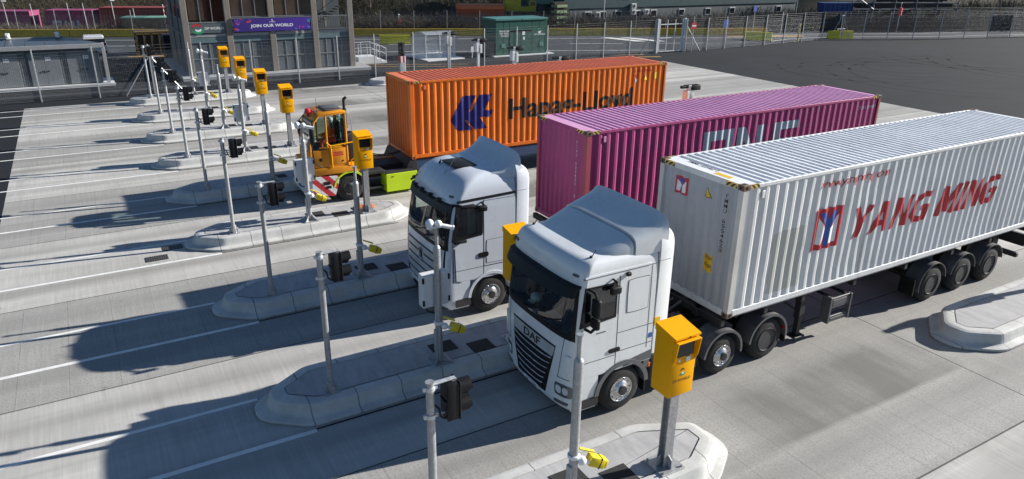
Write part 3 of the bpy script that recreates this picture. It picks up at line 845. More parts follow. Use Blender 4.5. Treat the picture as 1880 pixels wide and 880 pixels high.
    for ya in (y0 + .17, y0 + CW - .47):
        mb = MB(); mb.box(x0 - .003, x0 + .06, ya, ya + .30, zt - .095, zt - .008); mb.build('warning_strip', M['haz_yb'], t)
    mb = MB(); mb.box(x0 + .55, x0 + .63, y0 - .004, y0 + .02, zt - .33, zt - .17, .008); mb.build('vent', mtop, t)
    return t
def on_side(bm, name, m, t, x0, y0, z, lift=.003):
    """lettering in container coordinates (x from the front corner) laid on the corrugated near wall"""
    return place_bm(bm, name, m, t, (x0, y0 - lift, z), breaks=SBX, prof=lambda x: -side_depth(x))
def on_front(bm, name, m, t, x0, y0, z, lift=.003):
    return place_bm(bm, name, m, t, (x0 - lift, y0 + CW, z), right=(0, -1, 0), breaks=FBX, prof=lambda u: -front_depth(u))
def shift(bm, dx, dz=0):
    bmesh.ops.translate(bm, verts=bm.verts[:], vec=(dx, 0, dz)); return bm
def spin_text(txt, h, w, step):
    """characters stacked downwards"""
    out = bmesh.new()
    for i, c in enumerate(txt):
        if c == ' ': continue
        b = text_bm(c, w * (.3 if c in '1I' else 1), h, .01); shift(b, 0, -step * i)
        me = bpy.data.meshes.new("lettering"); b.to_mesh(me); b.free(); out.from_mesh(me); bpy.data.meshes.remove(me)
    return out
def rect(a, b, c, d): return [(a, c), (b, c), (b, d), (a, d)]

RUSTY = rusty_paint("rusty_casting", (0.16, 0.10, 0.065), .9, .7)
# ---- white container
WX, WY, WZ = 7.571, 2.0, 4.272
cw = rusty_paint("white_container_paint", (0.70, 0.71, 0.715), .34, .5, (-4.95, -3.95, .30, 1.72))
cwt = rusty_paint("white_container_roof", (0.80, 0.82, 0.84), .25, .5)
t = container('white and grey forty foot container with big red lettering on a trailer', WX, WY, WZ, cw, cwt, (RUSTY, rusty_paint("white_post", (0.62, 0.61, 0.57), .75)), mfront=rusty_paint("shaded_front_paint", (0.40, 0.42, 0.45), .25, .55))  # front wall paint darker and greyer: its shade is put into the colour
zl = lambda z: z
def ym_logo(ox, z0, w, h, put):
    put(poly_bm([rect(ox, ox + w, z0, z0 + h)]), 'emblem', M['red_ink'], .003)
    put(poly_bm([[(ox + .12 * w, z0 + .16 * h), (ox + .30 * w, z0 + .12 * h), (ox + .44 * w, z0 + .48 * h), (ox + .14 * w, z0 + .80 * h)],
                 [(ox + .60 * w, z0 + .12 * h), (ox + .88 * w, z0 + .12 * h), (ox + .88 * w, z0 + .80 * h), (ox + .60 * w, z0 + .48 * h)]]), 'emblem', M['white_ink'], .005)
    put(poly_bm([[(ox + .44 * w, z0 + .06 * h), (ox + .60 * w, z0 + .06 * h), (ox + .60 * w, z0 + .52 * h), (ox + .86 * w, z0 + .90 * h), (ox + .62 * w, z0 + .90 * h), (ox + .52 * w, z0 + .68 * h), (ox + .42 * w, z0 + .90 * h), (ox + .16 * w, z0 + .90 * h), (ox + .44 * w, z0 + .52 * h)]]), 'emblem', M['blue_ink'], .007)
ym_logo(9.96 - WX, 2.42, .86, .96, lambda b, n, m, l: on_side(b, n, m, t, WX, WY, 0, l))
LET = {'Y': [[(0, 1), (.25, 1), (.43, .64), (.63, 1), (.86, 1), (.55, .46), (.55, 0), (.31, 0), (.31, .46)]],
       'A': [[(0, 0), (.22, 0), (.29, .2), (.43, .2), (.43, .38), (.34, .38), (.43, .66), (.43, 1), (.31, 1)], [(.86, 0), (.55, 1), (.43, 1), (.43, .66), (.52, .38), (.43, .38), (.43, .2), (.57, .2), (.64, 0)]],
       'N': [[(0, 0), (0, 1), (.25, 1), (.56, .38), (.56, 1), (.78, 1), (.78, 0), (.55, 0), (.22, .64), (.22, 0)]],
       'G': [[(.82, 1), (.30, 1), (0, .76), (0, .22), (.22, 0), (.82, 0), (.82, .56), (.42, .56), (.42, .39), (.59, .39), (.59, .19), (.33, .19), (.23, .30), (.23, .69), (.38, .81), (.82, .81)]],
       'M': [[(0, 0), (0, 1), (.27, 1), (.49, .44), (.71, 1), (.98, 1), (.98, 0), (.76, 0), (.76, .60), (.58, .10), (.40, .10), (.22, .60), (.22, 0)]],
       'I': [[(0, 0), (.23, 0), (.23, 1), (0, 1)]]}
ps, cur = [], 0
for ch in 'YANG MING':
    if ch == ' ': cur += .42; continue
    ps += [[(u + cur + .24 * w, w) for u, w in q] for q in LET[ch]]; cur += max(u for q in LET[ch] for u, w in q) + .12
k_ = 6.15 / max(u for q in ps for u, w in q)
on_side(shift(poly_bm([[(u * k_, w * .74) for u, w in q] for q in ps]), 11.10 - WX, 2.475), 'lettering', M['red_ink'], t, WX, WY, 0)
on_side(shift(text_bm('www.yangming.com', 2.36, .235, 0, .12), 9.95 - WX, 3.80), 'lettering', M['red_ink'], t, WX, WY, 0)
ym_logo(.53, 3.62, .35, .39, lambda b, n, m, l: on_front(b, n, m, t, WX, WY, 0, l))
TRI = [(0, 0), (.22, 0), (.11, .23)]
on_front(shift(poly_bm([TRI]), 1.38, 3.77), 'warning_label', M['ink'], t, WX, WY, 0)
on_front(shift(poly_bm([[(u * .82 + .02, w * .8 + .016) for u, w in TRI]]), 1.38, 3.77), 'warning_label', M['yellow_ink'], t, WX, WY, 0, .005)
on_front(shift(spin_text('YMMU 6554620', .085, .07, .107), 1.98, 3.91), 'lettering', M['ink'], t, WX, WY, 0)
on_front(shift(poly_bm([rect(0, .24, 0, .38)]), 1.58, 2.18), 'warning_label', M['yellow_ink'], t, WX, WY, 0)
on_front(shift(text_bm("CAUTION", .21, .07, .02), 1.595, 2.46), 'lettering', M['ink'], t, WX, WY, 0, .005)
on_front(shift(text_bm("9'6\" HIGH", .21, .09, .02), 1.595, 2.28), 'lettering', M['ink'], t, WX, WY, 0, .005)
place_bm(text_bm('YMMU 655462 0', .9, .12, .015), 'lettering', M['ink'], t, (WX + .30, WY + 1.95, WZ - .0085), right=(0, -1, 0), up=(1, 0, 0))
mb = MB(); mb.box(WX + .16, WX + .30, WY + .55, WY + 1.0, WZ - .0105, WZ - .009); mb.build('warning_label', M['yellow_ink'], t)

# ---- magenta container
PX, PY, PZ = 7.885, 7.635, 4.129
cpk = rusty_paint("magenta_container_paint", (0.40, 0.050, 0.185), .40, .5)
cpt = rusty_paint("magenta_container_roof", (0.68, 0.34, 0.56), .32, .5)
t = container('magenta pink forty foot container with large pale letters on its side', PX, PY, PZ, cpk, cpt, (RUSTY, rusty_paint("magenta_post", (0.40, 0.075, 0.10), .7)))
a, h, s = 0.0, 1.30, .30
O_ = [rect(0, s, 0, h), rect(1.18 - s, 1.18, 0, h), rect(s, 1.18 - s, h - s, h), rect(s, 1.18 - s, 0, s)]
N_ = [rect(1.36, 1.36 + s, 0, h), rect(2.48 - s, 2.48, 0, h), [(1.36 + s, h), (1.36 + s, h - .42), (2.48 - s, 0), (2.48 - s, .42)]]
E_ = [rect(2.90, 2.90 + s, 0, h), rect(2.90 + s, 4.0, h - .25, h), rect(2.90 + s, 4.0, 0, .25), rect(2.90 + s, 3.8, .52, .77)]
on_side(shift(poly_bm(O_ + N_ + E_), 12.09 - PX, 3.68 - h), 'lettering', M['pale_ink'], t, PX, PY, 0)
on_front(shift(spin_text('TCNU 5004001 2', .085, .07, .115), 1.93, 3.72), 'lettering', M['white_ink'], t, PX, PY, 0)
on_side(shift(text_bm('TCNU 500400 1', .9, .11, .015), 19.0 - PX, 3.72), 'lettering', M['pale_ink'], t, PX, PY, 0)
for k, z in enumerate((2.55, 2.35, 2.95)): on_side(shift(poly_bm([rect(0, .16, 0, .1)]), 19.05 - PX + k * .2, z), 'warning_label', M['yellow_ink' if k == 0 else 'pale_ink'], t, PX, PY, 0)

# ---- orange container
OX, OY, OZ = 6.99, 17.381, 4.049
co = rusty_paint("orange_container_paint", (0.74, 0.16, 0.008), .12, .42)
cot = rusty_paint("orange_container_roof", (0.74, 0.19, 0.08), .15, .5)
t = container('orange forty foot container with dark blue emblem and black lettering', OX, OY, OZ, co, cot, (rusty_paint("orange_casting", (0.52, 0.11, 0.02), .5), co))
HL = [(8.61, 2.46), (9.16, 3.36), (9.71, 3.35), (9.39, 2.76), (9.51, 2.73), (9.86, 3.36), (10.41, 3.33), (10.08, 2.74), (10.45, 2.72), (10.36, 2.47), (9.86, 2.49), (10.19, 2.03), (9.65, 2.04), (9.3, 2.43), (9.23, 2.41), (9.57, 2.03), (8.92, 2.04)]
on_side(poly_bm([[(u - OX, w) for u, w in HL]]), 'emblem', M['navy_ink'], t, OX, OY, 0)
on_side(shift(text_bm('Hapag-Lloyd', 6.2, 1.07, .02), 11.18 - OX, 2.02), 'lettering', M['ink'], t, OX, OY, 0)
on_side(shift(poly_bm([TRI]), 17.92 - OX, 3.35), 'warning_label', M['yellow_ink'], t, OX, OY, 0)
on_side(shift(poly_bm([rect(0, .2, 0, .28)]), 18.5 - OX, 3.38), 'warning_label', M['yellow_ink'], t, OX, OY, 0)
on_side(shift(text_bm('HLBU 175842 0', .9, .11, .015), 17.45 - OX, 3.72), 'lettering', M['red_ink'], t, OX, OY, 0)
for k in range(2): on_side(shift(poly_bm([rect(0, .14, 0, .13)]), 17.46 - OX, 3.30 + k * .2), 'warning_label', M['red_ink' if k else 'pale_ink'], t, OX, OY, 0)

# ================================================================== WHEELS AND TRAILERS
def wheel(parent, c, side, r=.5, w=.30, rim='steel_rim', front=False, dual=False, name='wheel'):
    """side -1: outer face towards -Y"""
    cx, cy, cz = c; s = side
    mb = MB()
    ys = [0, .02, .06, .13, w - .06, w - .02, w]
    prof = [(r * .52, .03), (r * .55, .005), (r * .80, 0), (r * .93, .03), (r, .075), (r, w - .075), (r * .93, w - .03), (r * .80, w), (r * .58, w - .02)]
    if dual: prof += [(r * .58, w + .06), (r * .80, w + .05), (r * .93, w + .07), (r, w + .11), (r, 2 * w - .02), (r * .93, 2 * w + .03), (r * .58, 2 * w + .03)]
    mb.lathe([(a, -s * b) for a, b in prof], (cx, cy, cz), 'y', 40, True)
    ty = mb.build(name, M['rubber'], parent, sharp=40)
    mb = MB()
    if front: rp = [(r * .55, .012), (r * .54, -.008), (r * .51, .0), (r * .48, .03), (r * .42, .035), (r * .36, .0), (r * .24, -.03), (r * .22, -.05), (r * .10, -.055), (.001, -.055)]
    else: rp = [(r * .56, .012), (r * .55, -.012), (r * .53, .02), (r * .50, .13), (r * .44, .165), (r * .30, .15), (r * .22, .10), (r * .20, .05), (r * .08, .04), (.001, .04)]
    mb.lathe([(a, -s * b) for a, b in rp], (cx, cy, cz), 'y', 32, True)
    rm = mb.build('rim', M[rim], ty)
    mb = MB(); hb = .034 if front else .16
    for k in range(10):
        a = 2 * pi * k / 10; x, z = cx + r * .45 * cos(a), cz + r * .45 * sin(a)
        mb.cyl((x, cy - s * hb, z), (x, cy - s * (hb - .045), z), .018, .014, 6)
    mb.build('wheel_nut', M['chrome' if rim == 'chrome' else 'steel_rim'], ty)
    if front:
        mb = MB()
        for k in range(10):
            a = 2 * pi * (k + .5) / 10; mb.lathe([(.026, 0), (.026, -s * -.001)], (cx + r * .45 * cos(a), cy - s * .028, cz + r * .45 * sin(a)), 'y', 8)
        mb.build('hand_hole', M['black'], ty)
        mb = MB(); mb.lathe([(r * .2, -s * -.052), (r * .19, -s * -.075), (.001, -s * -.08)], (cx, cy, cz), 'y', 20); mb.build('hub', M['chassis'], ty)
    return ty

def trailer(label, x0, y0, zb, rear_wheels=(7.57, 8.94, 10.30)):
    """skeletal semi-trailer under a container that starts at x0, near side y0, bottom zb"""
    cy = y0 + CW / 2
    t = thing('container_trailer', label, 'trailer', (x0 + 6, cy, 0), 'semi-trailers')
    zt = zb - .01
    mb = MB()
    for s in (-1, 1):
        for z in (zt - .05, zt - .40): mb.box(x0 + 2.4, x0 + 12.1, cy + s * .45 - .08, cy + s * .45 + .08, z, z + .03)
        mb.box(x0 + 2.4, x0 + 12.1, cy + s * .45 - .008, cy + s * .45 + .008, zt - .37, zt - .05)
        mb.box(x0 - .15, x0 + 2.45, cy + s * .45 - .08, cy + s * .45 + .08, zt - .20, zt - .02, .01)
    for x in (-.1, 1.2, 2.4, 4.2, 6.2, 8.2, 10.0, 11.9): mb.box(x0 + x, x0 + x + .12, cy - 1.18, cy + 1.18, zt - .18, zt - .02, .01)
    mb.build('frame', M['chassis'], t)
    for s in (-1, 1):
        y = cy + s * .95
        mb = MB(); mb.box(x0 + 2.62, x0 + 2.80, y - .08, y + .08, .62, zt - .1, .01); mb.box(x0 + 2.65, x0 + 2.77, y - .06, y + .06, .18, .7, .006)
        mb.box(x0 + 2.54, x0 + 2.88, y - .13, y + .13, .13, .18, .01); mb.tube([(x0 + 2.7, y, .75), (x0 + 2.2, y - s * .3, zt - .2)], .03, 6)
        mb.build('landing_leg', M['chassis'], t)
        # side guard carrier behind the legs
        yo = cy + s * 1.17
        mb = MB()
        for za, zc in ((.74, 1.02), (.38, .55)):
            mb.box(x0 + 3.52, x0 + 4.22, yo - .02, yo + .02, za, zc, .012); mb.box(x0 + 3.56, x0 + 4.18, yo - s * -.022 - .006, yo - s * -.022 + .006, za + .06, zc - .06, .004)
        mb.box(x0 + 3.46, x0 + 3.54, yo - .22 if s > 0 else yo - .03, yo + .03 if s > 0 else yo + .22, .36, 1.04, .012)
        mb.box(x0 + 4.16, x0 + 4.22, yo - .05, yo + .05, .38, 1.02, .006)
        mb.build('side_guard', M['chassis_grey'], t)
        mb = MB()
        for x in (3.6, 4.1): mb.box(x0 + x, x0 + x + .06, min(yo, cy + s * .5), max(yo, cy + s * .5), .95, 1.0)
        mb.build('guard_arm', M['chassis'], t)
        for k, xw in enumerate(rear_wheels):
            wheel(t, (x0 + xw, cy + s * 1.20, .5), s, .5, .36)
            a0 = radians(8 if k else 8); a1 = radians(172 if k else 195)
            mb = MB(); mb.ring((x0 + xw, .52), .56, .58, a0, a1, cy + s * 1.22, cy + s * .78, 18)
            if k == 0 and s < 0: pass
            mb.build('mudguard', M['chassis_grey'], t)
        mb = MB(); mb.box(x0 + 6.78, x0 + 6.82, cy + s * .80, cy + s * 1.2, .32, .75); mb.build('mud_flap', M['black'], t)
    mb = MB()
    for xw in rear_wheels: mb.cyl((x0 + xw, cy - 1.0, .5), (x0 + xw, cy + 1.0, .5), .09); mb.box(x0 + xw - .1, x0 + xw + .5, cy - .55, cy - .40, .45, .95, .02); mb.box(x0 + xw - .1, x0 + xw + .5, cy + .40, cy + .55, .45, .95, .02)
    mb.build('axle', M['chassis'], t)
    mb = MB(); mb.box(x0 + 11.7, x0 + 11.82, cy - 1.2, cy + 1.2, .42, .56, .01); mb.box(x0 + 12.0, x0 + 12.14, cy - 1.2, cy + 1.2, .70, 1.05, .02)
    for s in (-1, 1): mb.box(x0 + 11.6, x0 + 11.9, cy + s * .5 - .05, cy + s * .5 + .05, .5, 1.1)
    mb.build('rear_bumper', M['chassis'], t)
    for s in (-1, 1):
        mb = MB(); mb.box(x0 + 12.14, x0 + 12.17, cy + s * .95 - .22, cy + s * .95 + .22, .78, .98, .01); mb.build('tail_lamp', M['red_lens'], t)
    return t
trailer('black skeletal trailer carrying the white container, three axles and steel landing legs', WX, WY, WZ - CH)
trailer('black skeletal trailer under the pink container', PX, PY, PZ - CH)

# blue trailer behind the yellow tractor
t = thing('terminal_trailer', 'dark blue flat terminal trailer under the orange container', 'trailer', (OX + 6, OY + 1.22, 0), 'semi-trailers')
cy = OY + CW / 2; zt = OZ - CH - .01
mb = MB()
for s in (-1, 1): mb.box(OX + .1, OX + 12.2, cy + s * 1.12 - .06, cy + s * 1.12 + .06, zt - .42, zt - .02, .012)
for s in (-1, 1): mb.box(OX + .1, OX + 12.2, cy + s * .4 - .08, cy + s * .4 + .08, zt - .5, zt - .04, .012)
for x in (0, 2, 4, 6, 8, 10, 12): mb.box(OX + x, OX + x + .14, cy - 1.1, cy + 1.1, zt - .3, zt - .04, .01)
mb.build('frame', M['blue_chassis'], t)
mb = MB(); mb.prism([(OX - .25, zt - .35), (OX - .05, zt + .05), (OX + .2, zt - .02), (OX + .2, zt - .5)], 'y', cy - 1.2, cy + 1.2); mb.build('headboard', M['chassis'], t)
for s in (-1, 1):
    for xw in (9.2, 10.4): wheel(t, (OX + xw, cy + s * 1.2, .46), s, .46, .3, dual=True)
    mb = MB(); mb.box(OX + 2.9, OX + 3.1, cy + s * .9 - .08, cy + s * .9 + .08, .1, zt - .1, .01); mb.box(OX + 2.82, OX + 3.18, cy + s * .9 - .14, cy + s * .9 + .14, .06, .11, .01); mb.build('landing_leg', M['chassis'], t)
mb = MB(); n = 40                                                 # coiled air line from tractor to trailer
mb.tube([(5.0 + (OX - .1 - 5.0) * k / (6 * n), OY + .9 + .05 * cos(2 * pi * k / 6), 1.75 - .45 * k / (6 * n) - .28 * sin(pi * k / (6 * n)) + .05 * sin(2 * pi * k / 6)) for k in range(6 * n + 1)], .012, 5)
mb.build('air_line', M['black'], t)

# ================================================================== LORRY CABS
class Cab:
    """a cab body given by plan outlines at rising heights; patches are laid on its front and sides"""
    N = 2.8
    def __init__(s, xf, yc, table, xr, t, m):
        s.xf, s.yc, s.T, s.xr, s.t, s.m = xf, yc, table, xr, t, m
        s.Z = [r[0] for r in table]
    def at(s, z, i): return interp(z, s.Z, [r[i] for r in s.T])
    def fx(s, y, z):
        k = min(.9995, abs(y - s.yc) / s.at(z, 3))
        return s.xf + s.at(z, 1) + s.at(z, 2) * (1 - (1 - k ** s.N) ** (1 / s.N))
    def F(s, y, z):
        e = .01
        a = Vector((s.fx(y + e, z) - s.fx(y - e, z), 2 * e, 0)); b = Vector((s.fx(y, z + e) - s.fx(y, z - e), 0, 2 * e))
        n = a.cross(b).normalized()
        if n.x > 0: n = -n
        return Vector((s.fx(y, z), y, z)), n
    def S(s, x, z, side):
        e = .01; k = (s.at(z + e, 3) - s.at(z - e, 3)) / (2 * e)
        return Vector((x, s.yc + side * s.at(z, 3), z)), Vector((0, side, -k)).normalized()
    SX = (.34, .40, .46, .58, .70, .82, .94, 1.03, 1.05, 1.2, 1.4, 1.6, 1.8)
    def ring(s, z, xb=None, n=26, inn=0.0):
        xb = s.xr if xb is None else s.xf + xb
        hw = s.at(z, 3) - inn
        pts = []
        for i in range(n + 1):
            y = s.at(z, 3) * sin(-pi / 2 + pi * i / n)
            x = min(s.fx(s.yc + y, z) + inn, xb - .01); pts.append((x, s.yc + max(-hw, min(hw, y)), z))
        sx = [s.xf + q for q in s.SX if s.xf + q < xb - .05]
        sx = [max(q, pts[0][0] + .004 * (k + 1)) for k, q in enumerate(sx)]
        pts += [(q, s.yc + hw, z) for q in sx]
        pts += [(xb - .03, s.yc + hw, z), (xb, s.yc + hw - .04, z), (xb, s.yc - hw + .04, z), (xb - .03, s.yc - hw, z)]
        pts += [(q, s.yc - hw, z) for q in sx[::-1]]
        return pts
    def shell(s, name, z0, z1, parent, mat, xb=None, step=.06, holes=None, inn=0.0, zs_extra=()):
        zs = sorted({z0, z1} | {z for z in s.Z if z0 < z < z1} | {z for z in zs_extra if z0 < z < z1})
        fine = []
        for a, b in zip(zs[:-1], zs[1:]):
            k = max(1, round((b - a) / step)); fine += [a + (b - a) * i / k for i in range(k)]
        fine.append(zs[-1])
        mb = MB(); mb.loft([s.ring(z, xb, 26, inn) for z in fine])
        if holes: bmesh.ops.delete(mb.bm, geom=[f for f in mb.bm.faces if holes(f.calc_center_median())], context='FACES')
        return mb.build(name, mat, parent, sharp=42)
    def frame(s, name, outer, inner, mat, parent, side=None, lift=.008, n=14):
        """band between two four-cornered outlines, laid on the front or on one side"""
        mb = MB(); surf = s.fq if side is None else (lambda q: s.sq(q, side))
        for k in range(4):
            j = (k + 1) % 4
            mb.patch(surf([outer[k], outer[j], inner[j], inner[k]]), n, 2, lift, .03)
        return mb.build(name, mat, parent, sharp=45)
    def fq(s, q):
        (a, b, c, d) = q                                           # bl, br, tr, tl in (y from centre, z)
        def f(u, v):
            y = (a[0] * (1 - u) + b[0] * u) * (1 - v) + (d[0] * (1 - u) + c[0] * u) * v
            z = (a[1] * (1 - u) + b[1] * u) * (1 - v) + (d[1] * (1 - u) + c[1] * u) * v
            return s.F(s.yc + y, z)
        return f
    def sq(s, q, side):
        (a, b, c, d) = q
        def f(u, v):
            x = (a[0] * (1 - u) + b[0] * u) * (1 - v) + (d[0] * (1 - u) + c[0] * u) * v
            z = (a[1] * (1 - u) + b[1] * u) * (1 - v) + (d[1] * (1 - u) + c[1] * u) * v
            return s.S(s.xf + x, z, side)
        return f
    def front(s, name, q, mat, parent, lift=.006, rnd=0, nu=20, nv=8):
        mb = MB(); mb.patch(s.fq(q), nu, nv, lift, .02, rnd); return mb.build(name, mat, parent, sharp=45)
    def side(s, name, q, mat, parent, lift=.005, rnd=0, sides=(-1, 1), nu=12, nv=8):
        o = []
        for sd in sides:
            mb = MB(); mb.patch(s.sq(q, sd), nu, nv, lift, .02, rnd); o.append(mb.build(name, mat, parent, sharp=45))
        return o
def R4(x0, x1, z0, z1): return [(x0, z0), (x1, z0), (x1, z1), (x0, z1)]

def lorry_cab(t, style, XF, YC, table, body, trim):
    C = Cab(XF, YC, table, XF + 2.02, t, body)
    lampm = bpy.data.materials.get('lamp_housing') or paint('lamp_housing', (.16, .17, .18), .15, .5, .1)
    A = style == 'A'                                             # A: the nearer lorry with the big roof fairing
    ztop = table[-1][0]
    wx = 1.32
    zb, zt = (1.93, 2.80) if A else (1.95, 2.84)
    wa, wb, wz0, wz1 = (.34, 1.03, 2.20, 2.84) if A else (.40, 1.05, 2.17, 2.84)
    CS = sin(pi / 2 - 4 * pi / 26)
    def holes(c):
        if abs(c.y - YC) < CS * C.at(c.z, 3) - .002 and zb < c.z < zt and c.x < XF + .45: return True
        return XF + wa < c.x < XF + wb and wz0 < c.z < wz1 and abs(c.y - YC) > 1.1
    ex = (zb, zt, wz0, wz1)
    cab = C.shell('cab', 1.0, ztop, t, body, None, .06, holes, 0, ex)
    C.shell('bumper', .27, 1.0, t, body, .76)
    dark = bpy.data.materials.get("cab_lining") or paint("cab_lining", (.035, .035, .037), .8, 0, .2)
    lin = C.shell('cab_interior', 1.40, 2.96, t, dark, 1.32, .06, holes, .05, ex)
    mb = MB(); mb.box(XF + .22, XF + .62, YC - 1.08, YC + 1.08, 1.45, zb - .06, .05, 2); mb.build('dashboard', M['black'], lin)
    for sy in (-.55, .55):
        mb = MB(); mb.box(XF + .80, XF + 1.22, YC + sy - .26, YC + sy + .26, 1.62, 1.82, .06, 2); mb.box(XF + 1.12, XF + 1.27, YC + sy - .25, YC + sy + .25, 1.78, 2.55, .06, 2); mb.box(XF + 1.14, XF + 1.24, YC + sy - .14, YC + sy + .14, 2.55, 2.78, .04, 2); mb.build('seat', M['chassis_grey'], lin)
    mb = MB(); mb.lathe([(.21, -.014), (.225, 0), (.21, .014), (.195, 0), (.21, -.014)], (XF + .72, YC + .55, 1.98), 'z', 24, False); mb.cyl((XF + .6, YC + .55, 1.75), (XF + .72, YC + .55, 1.97), .03); mb.build('steering_wheel', M['black'], lin)
    for s in (-1, 1):
        mb = MB(); mb.box(XF + 1.87, XF + 2.02, YC + s * 1.05 - .15, YC + s * 1.05 + .15, .78, 1.0, .01); mb.build('rear_skirt', trim if A else body, t)
    mb = MB(); mb.box(XF + .2, XF + 1.95, YC - 1.0, YC + 1.0, .75, 1.02); mb.build('underbody', M['chassis'], t)
    for s in (-1, 1):
        mb = MB(); mb.ring((XF + wx, .5), .565, .66 if A else .64, radians(4), radians(176), YC + s * 1.262, YC + s * 1.0, 26); mb.build('wheel_arch', trim if A else body, t, sharp=30)
        mb = MB(); mb.box(XF + .30, XF + .80, YC + s * 1.06 - .14, YC + s * 1.06 + .14, .26, .30, .008); mb.box(XF + .30, XF + .80, YC + s * 1.08 - .1, YC + s * 1.08 + .1, .58, .62, .008)
        mb.build('step', M['black'], t)
        mb = MB(); mb.patch(lambda u, v: (Vector((XF + .34 + .42 * u, YC + s * 1.243, .34 + .2 * v)), Vector((0, s, 0))), 4, 4, .004, .02, .2); st = mb.build('step_recess', M['chassis'], t)
    # windscreen
    yi = lambda z: CS * C.at(z, 3)
    inner = [(-yi(zb), zb), (yi(zb), zb), (yi(zt), zt), (-yi(zt), zt)]
    C.frame('windscreen_surround', [(-1.20, zb - .10), (1.20, zb - .10), (1.15, zt + .04), (-1.15, zt + .04)], inner, M['black'], cab, None, .008, 26)
    ws = C.front('windscreen', inner, M['glass'], cab, .004, 0, 26, 10)
    mb = MB()
    for y0, y1 in ((-.15, -.85), (.45, -.30)):
        pts = [C.F(YC + y0 + (y1 - y0) * k / 6, zb + .02 + .22 * (k / 6) ** 1.5) for k in range(7)]
        mb.tube([p + n * .03 for p, n in pts], .012, 5)
    mb.build('wiper', M['black'], ws)
    # sun visor with lamps
    rings = []
    for k in range(25):
        y = -1.17 + 2.34 * k / 24; x0 = C.fx(YC + y, zt + .08)
        d = (.27 if A else .15) * (1 - .35 * (abs(y) / 1.2) ** 3); h = .19 if A else .17
        rings.append([(x0 + .02, YC + y, zt + .13), (x0 - d * .55, YC + y, zt + .10), (x0 - d, YC + y, zt + .11 - h), (x0 - d + .025, YC + y, zt + .10 - h), (x0 - d * .35, YC + y, zt + .05), (x0 + .02, YC + y, zt + .08)])
    mb = MB(); mb.loft(rings); vz = mb.build('sun_visor', M['black'] if A else M['chassis'], cab)
    for y in (-1.02, 1.02): C.front('marker_lamp', [(y - .07, zt + .26), (y + .07, zt + .26), (y + .07, zt + .31), (y - .07, zt + .31)], M['chassis_grey'], cab, .012, .5, 4, 4)
    # grille
    if A:
        gq = [(-.52, .44), (.52, .44), (.80, 1.60), (-.80, 1.60)]
        g = C.front('grille', gq, M['black'], t, .008, .10, 20, 16)
        C.front('name_strip', [(-.71, 1.33), (.71, 1.33), (.77, 1.56), (-.77, 1.56)], paint("brushed_strip", (0.50, .52, .54), .4, .3), g, .014, .06)
        f = text_bm('DAF', .60, .165, .03)
        bmesh.ops.subdivide_edges(f, edges=f.edges[:], cuts=2)
        for v in f.verts:
            p, n = C.F(YC + .30 - v.co.x, 1.365 + v.co.z); v.co = p + n * .018
        mm = MB(); mm.bm.free(); mm.bm = f; mm.build('lettering', M['ink'], g)
        for k in range(6):
            z = 1.24 - .135 * k; hw = .69 - .052 * k
            mb = MB(); mb.tube([C.F(YC + hw * (2 * i / 16 - 1), z + .05 * (abs(2 * i / 16 - 1)) ** 3)[0] + Vector((-.016, 0, 0)) for i in range(17)], .013, 6); mb.build('slat', M['chrome'], g)
        for s in (-1, 1):
            h = C.front('headlamp', [(s * .80, .58), (s * 1.20, .60), (s * 1.215, .88), (s * .80, .86)], lampm, t, .008, .35, 12, 6)
            C.front('reflector', [(s * .84, .64), (s * .98, .64), (s * .98, .81), (s * .84, .81)], M['lamp_glass'], h, .012, .7, 6, 6); C.front('reflector', [(s * 1.01, .65), (s * 1.13, .66), (s * 1.13, .82), (s * 1.01, .81)], M['lamp_glass'], h, .012, .7, 6, 6)
            C.front('fog_lamp', [(s * .78, .40), (s * 1.12, .42), (s * 1.14, .49), (s * .78, .47)], M['chassis_grey'], t, .008, .4, 8, 4)
            C.front('corner_seam', [(s * .86, .98), (s * 1.16, 1.0), (s * 1.16, 1.012), (s * .86, .992)], M['black'], t, .004)
            C.front('corner_seam', [(s * .875, .98), (s * .887, .98), (s * 1.0, 1.90), (s * .988, 1.90)], M['black'], t, .003, 0, 2, 12)
            C.front('corner_deflector', [(s * .93, 1.05), (s * 1.13, 1.10), (s * 1.17, 1.52), (s * 1.05, 1.52)], body, t, .03, .3, 8, 8)
    else:
        grey = paint("silver_slat", (0.50, .52, .55), .35, .35)
        gq = [(-.86, .62), (.86, .62), (.92, 1.66), (-.92, 1.66)]
        g = C.front('grille', gq, M['chassis'], t, .006, .10, 20, 16)
        for k in range(5):
            z = 1.55 - .20 * k; hw = .86 - .02 * k
            C.front('slat', [(-hw, z - .075), (hw, z - .075), (hw + .01, z + .075), (-hw - .01, z + .075)], grey, g, .022, .05)
        p, n = C.F(YC, 1.42)
        mb = MB(); mb.lathe([(.115, -.0), (.145, -.03), (.16, -.03), (.165, 0)], (p.x - .015, YC, 1.42), 'x', 28)
        for k in range(3):
            a = pi / 2 + k * 2 * pi / 3
            pts = [(YC + .14 * cos(a), 1.42 + .14 * sin(a)), (YC + .025 * cos(a + 1.05), 1.42 + .025 * sin(a + 1.05)), (YC, 1.42), (YC + .025 * cos(a - 1.05), 1.42 + .025 * sin(a - 1.05))]
            mb.prism(pts, 'x', p.x - .05, p.x - .035)
        em = mb.build('emblem', M['chrome'], g)
        mb = MB(); mb.lathe([(.13, -.012), (.13, -.004)], (p.x - .015, YC, 1.42), 'x', 24); mb.build('emblem_back', M['black'], em)
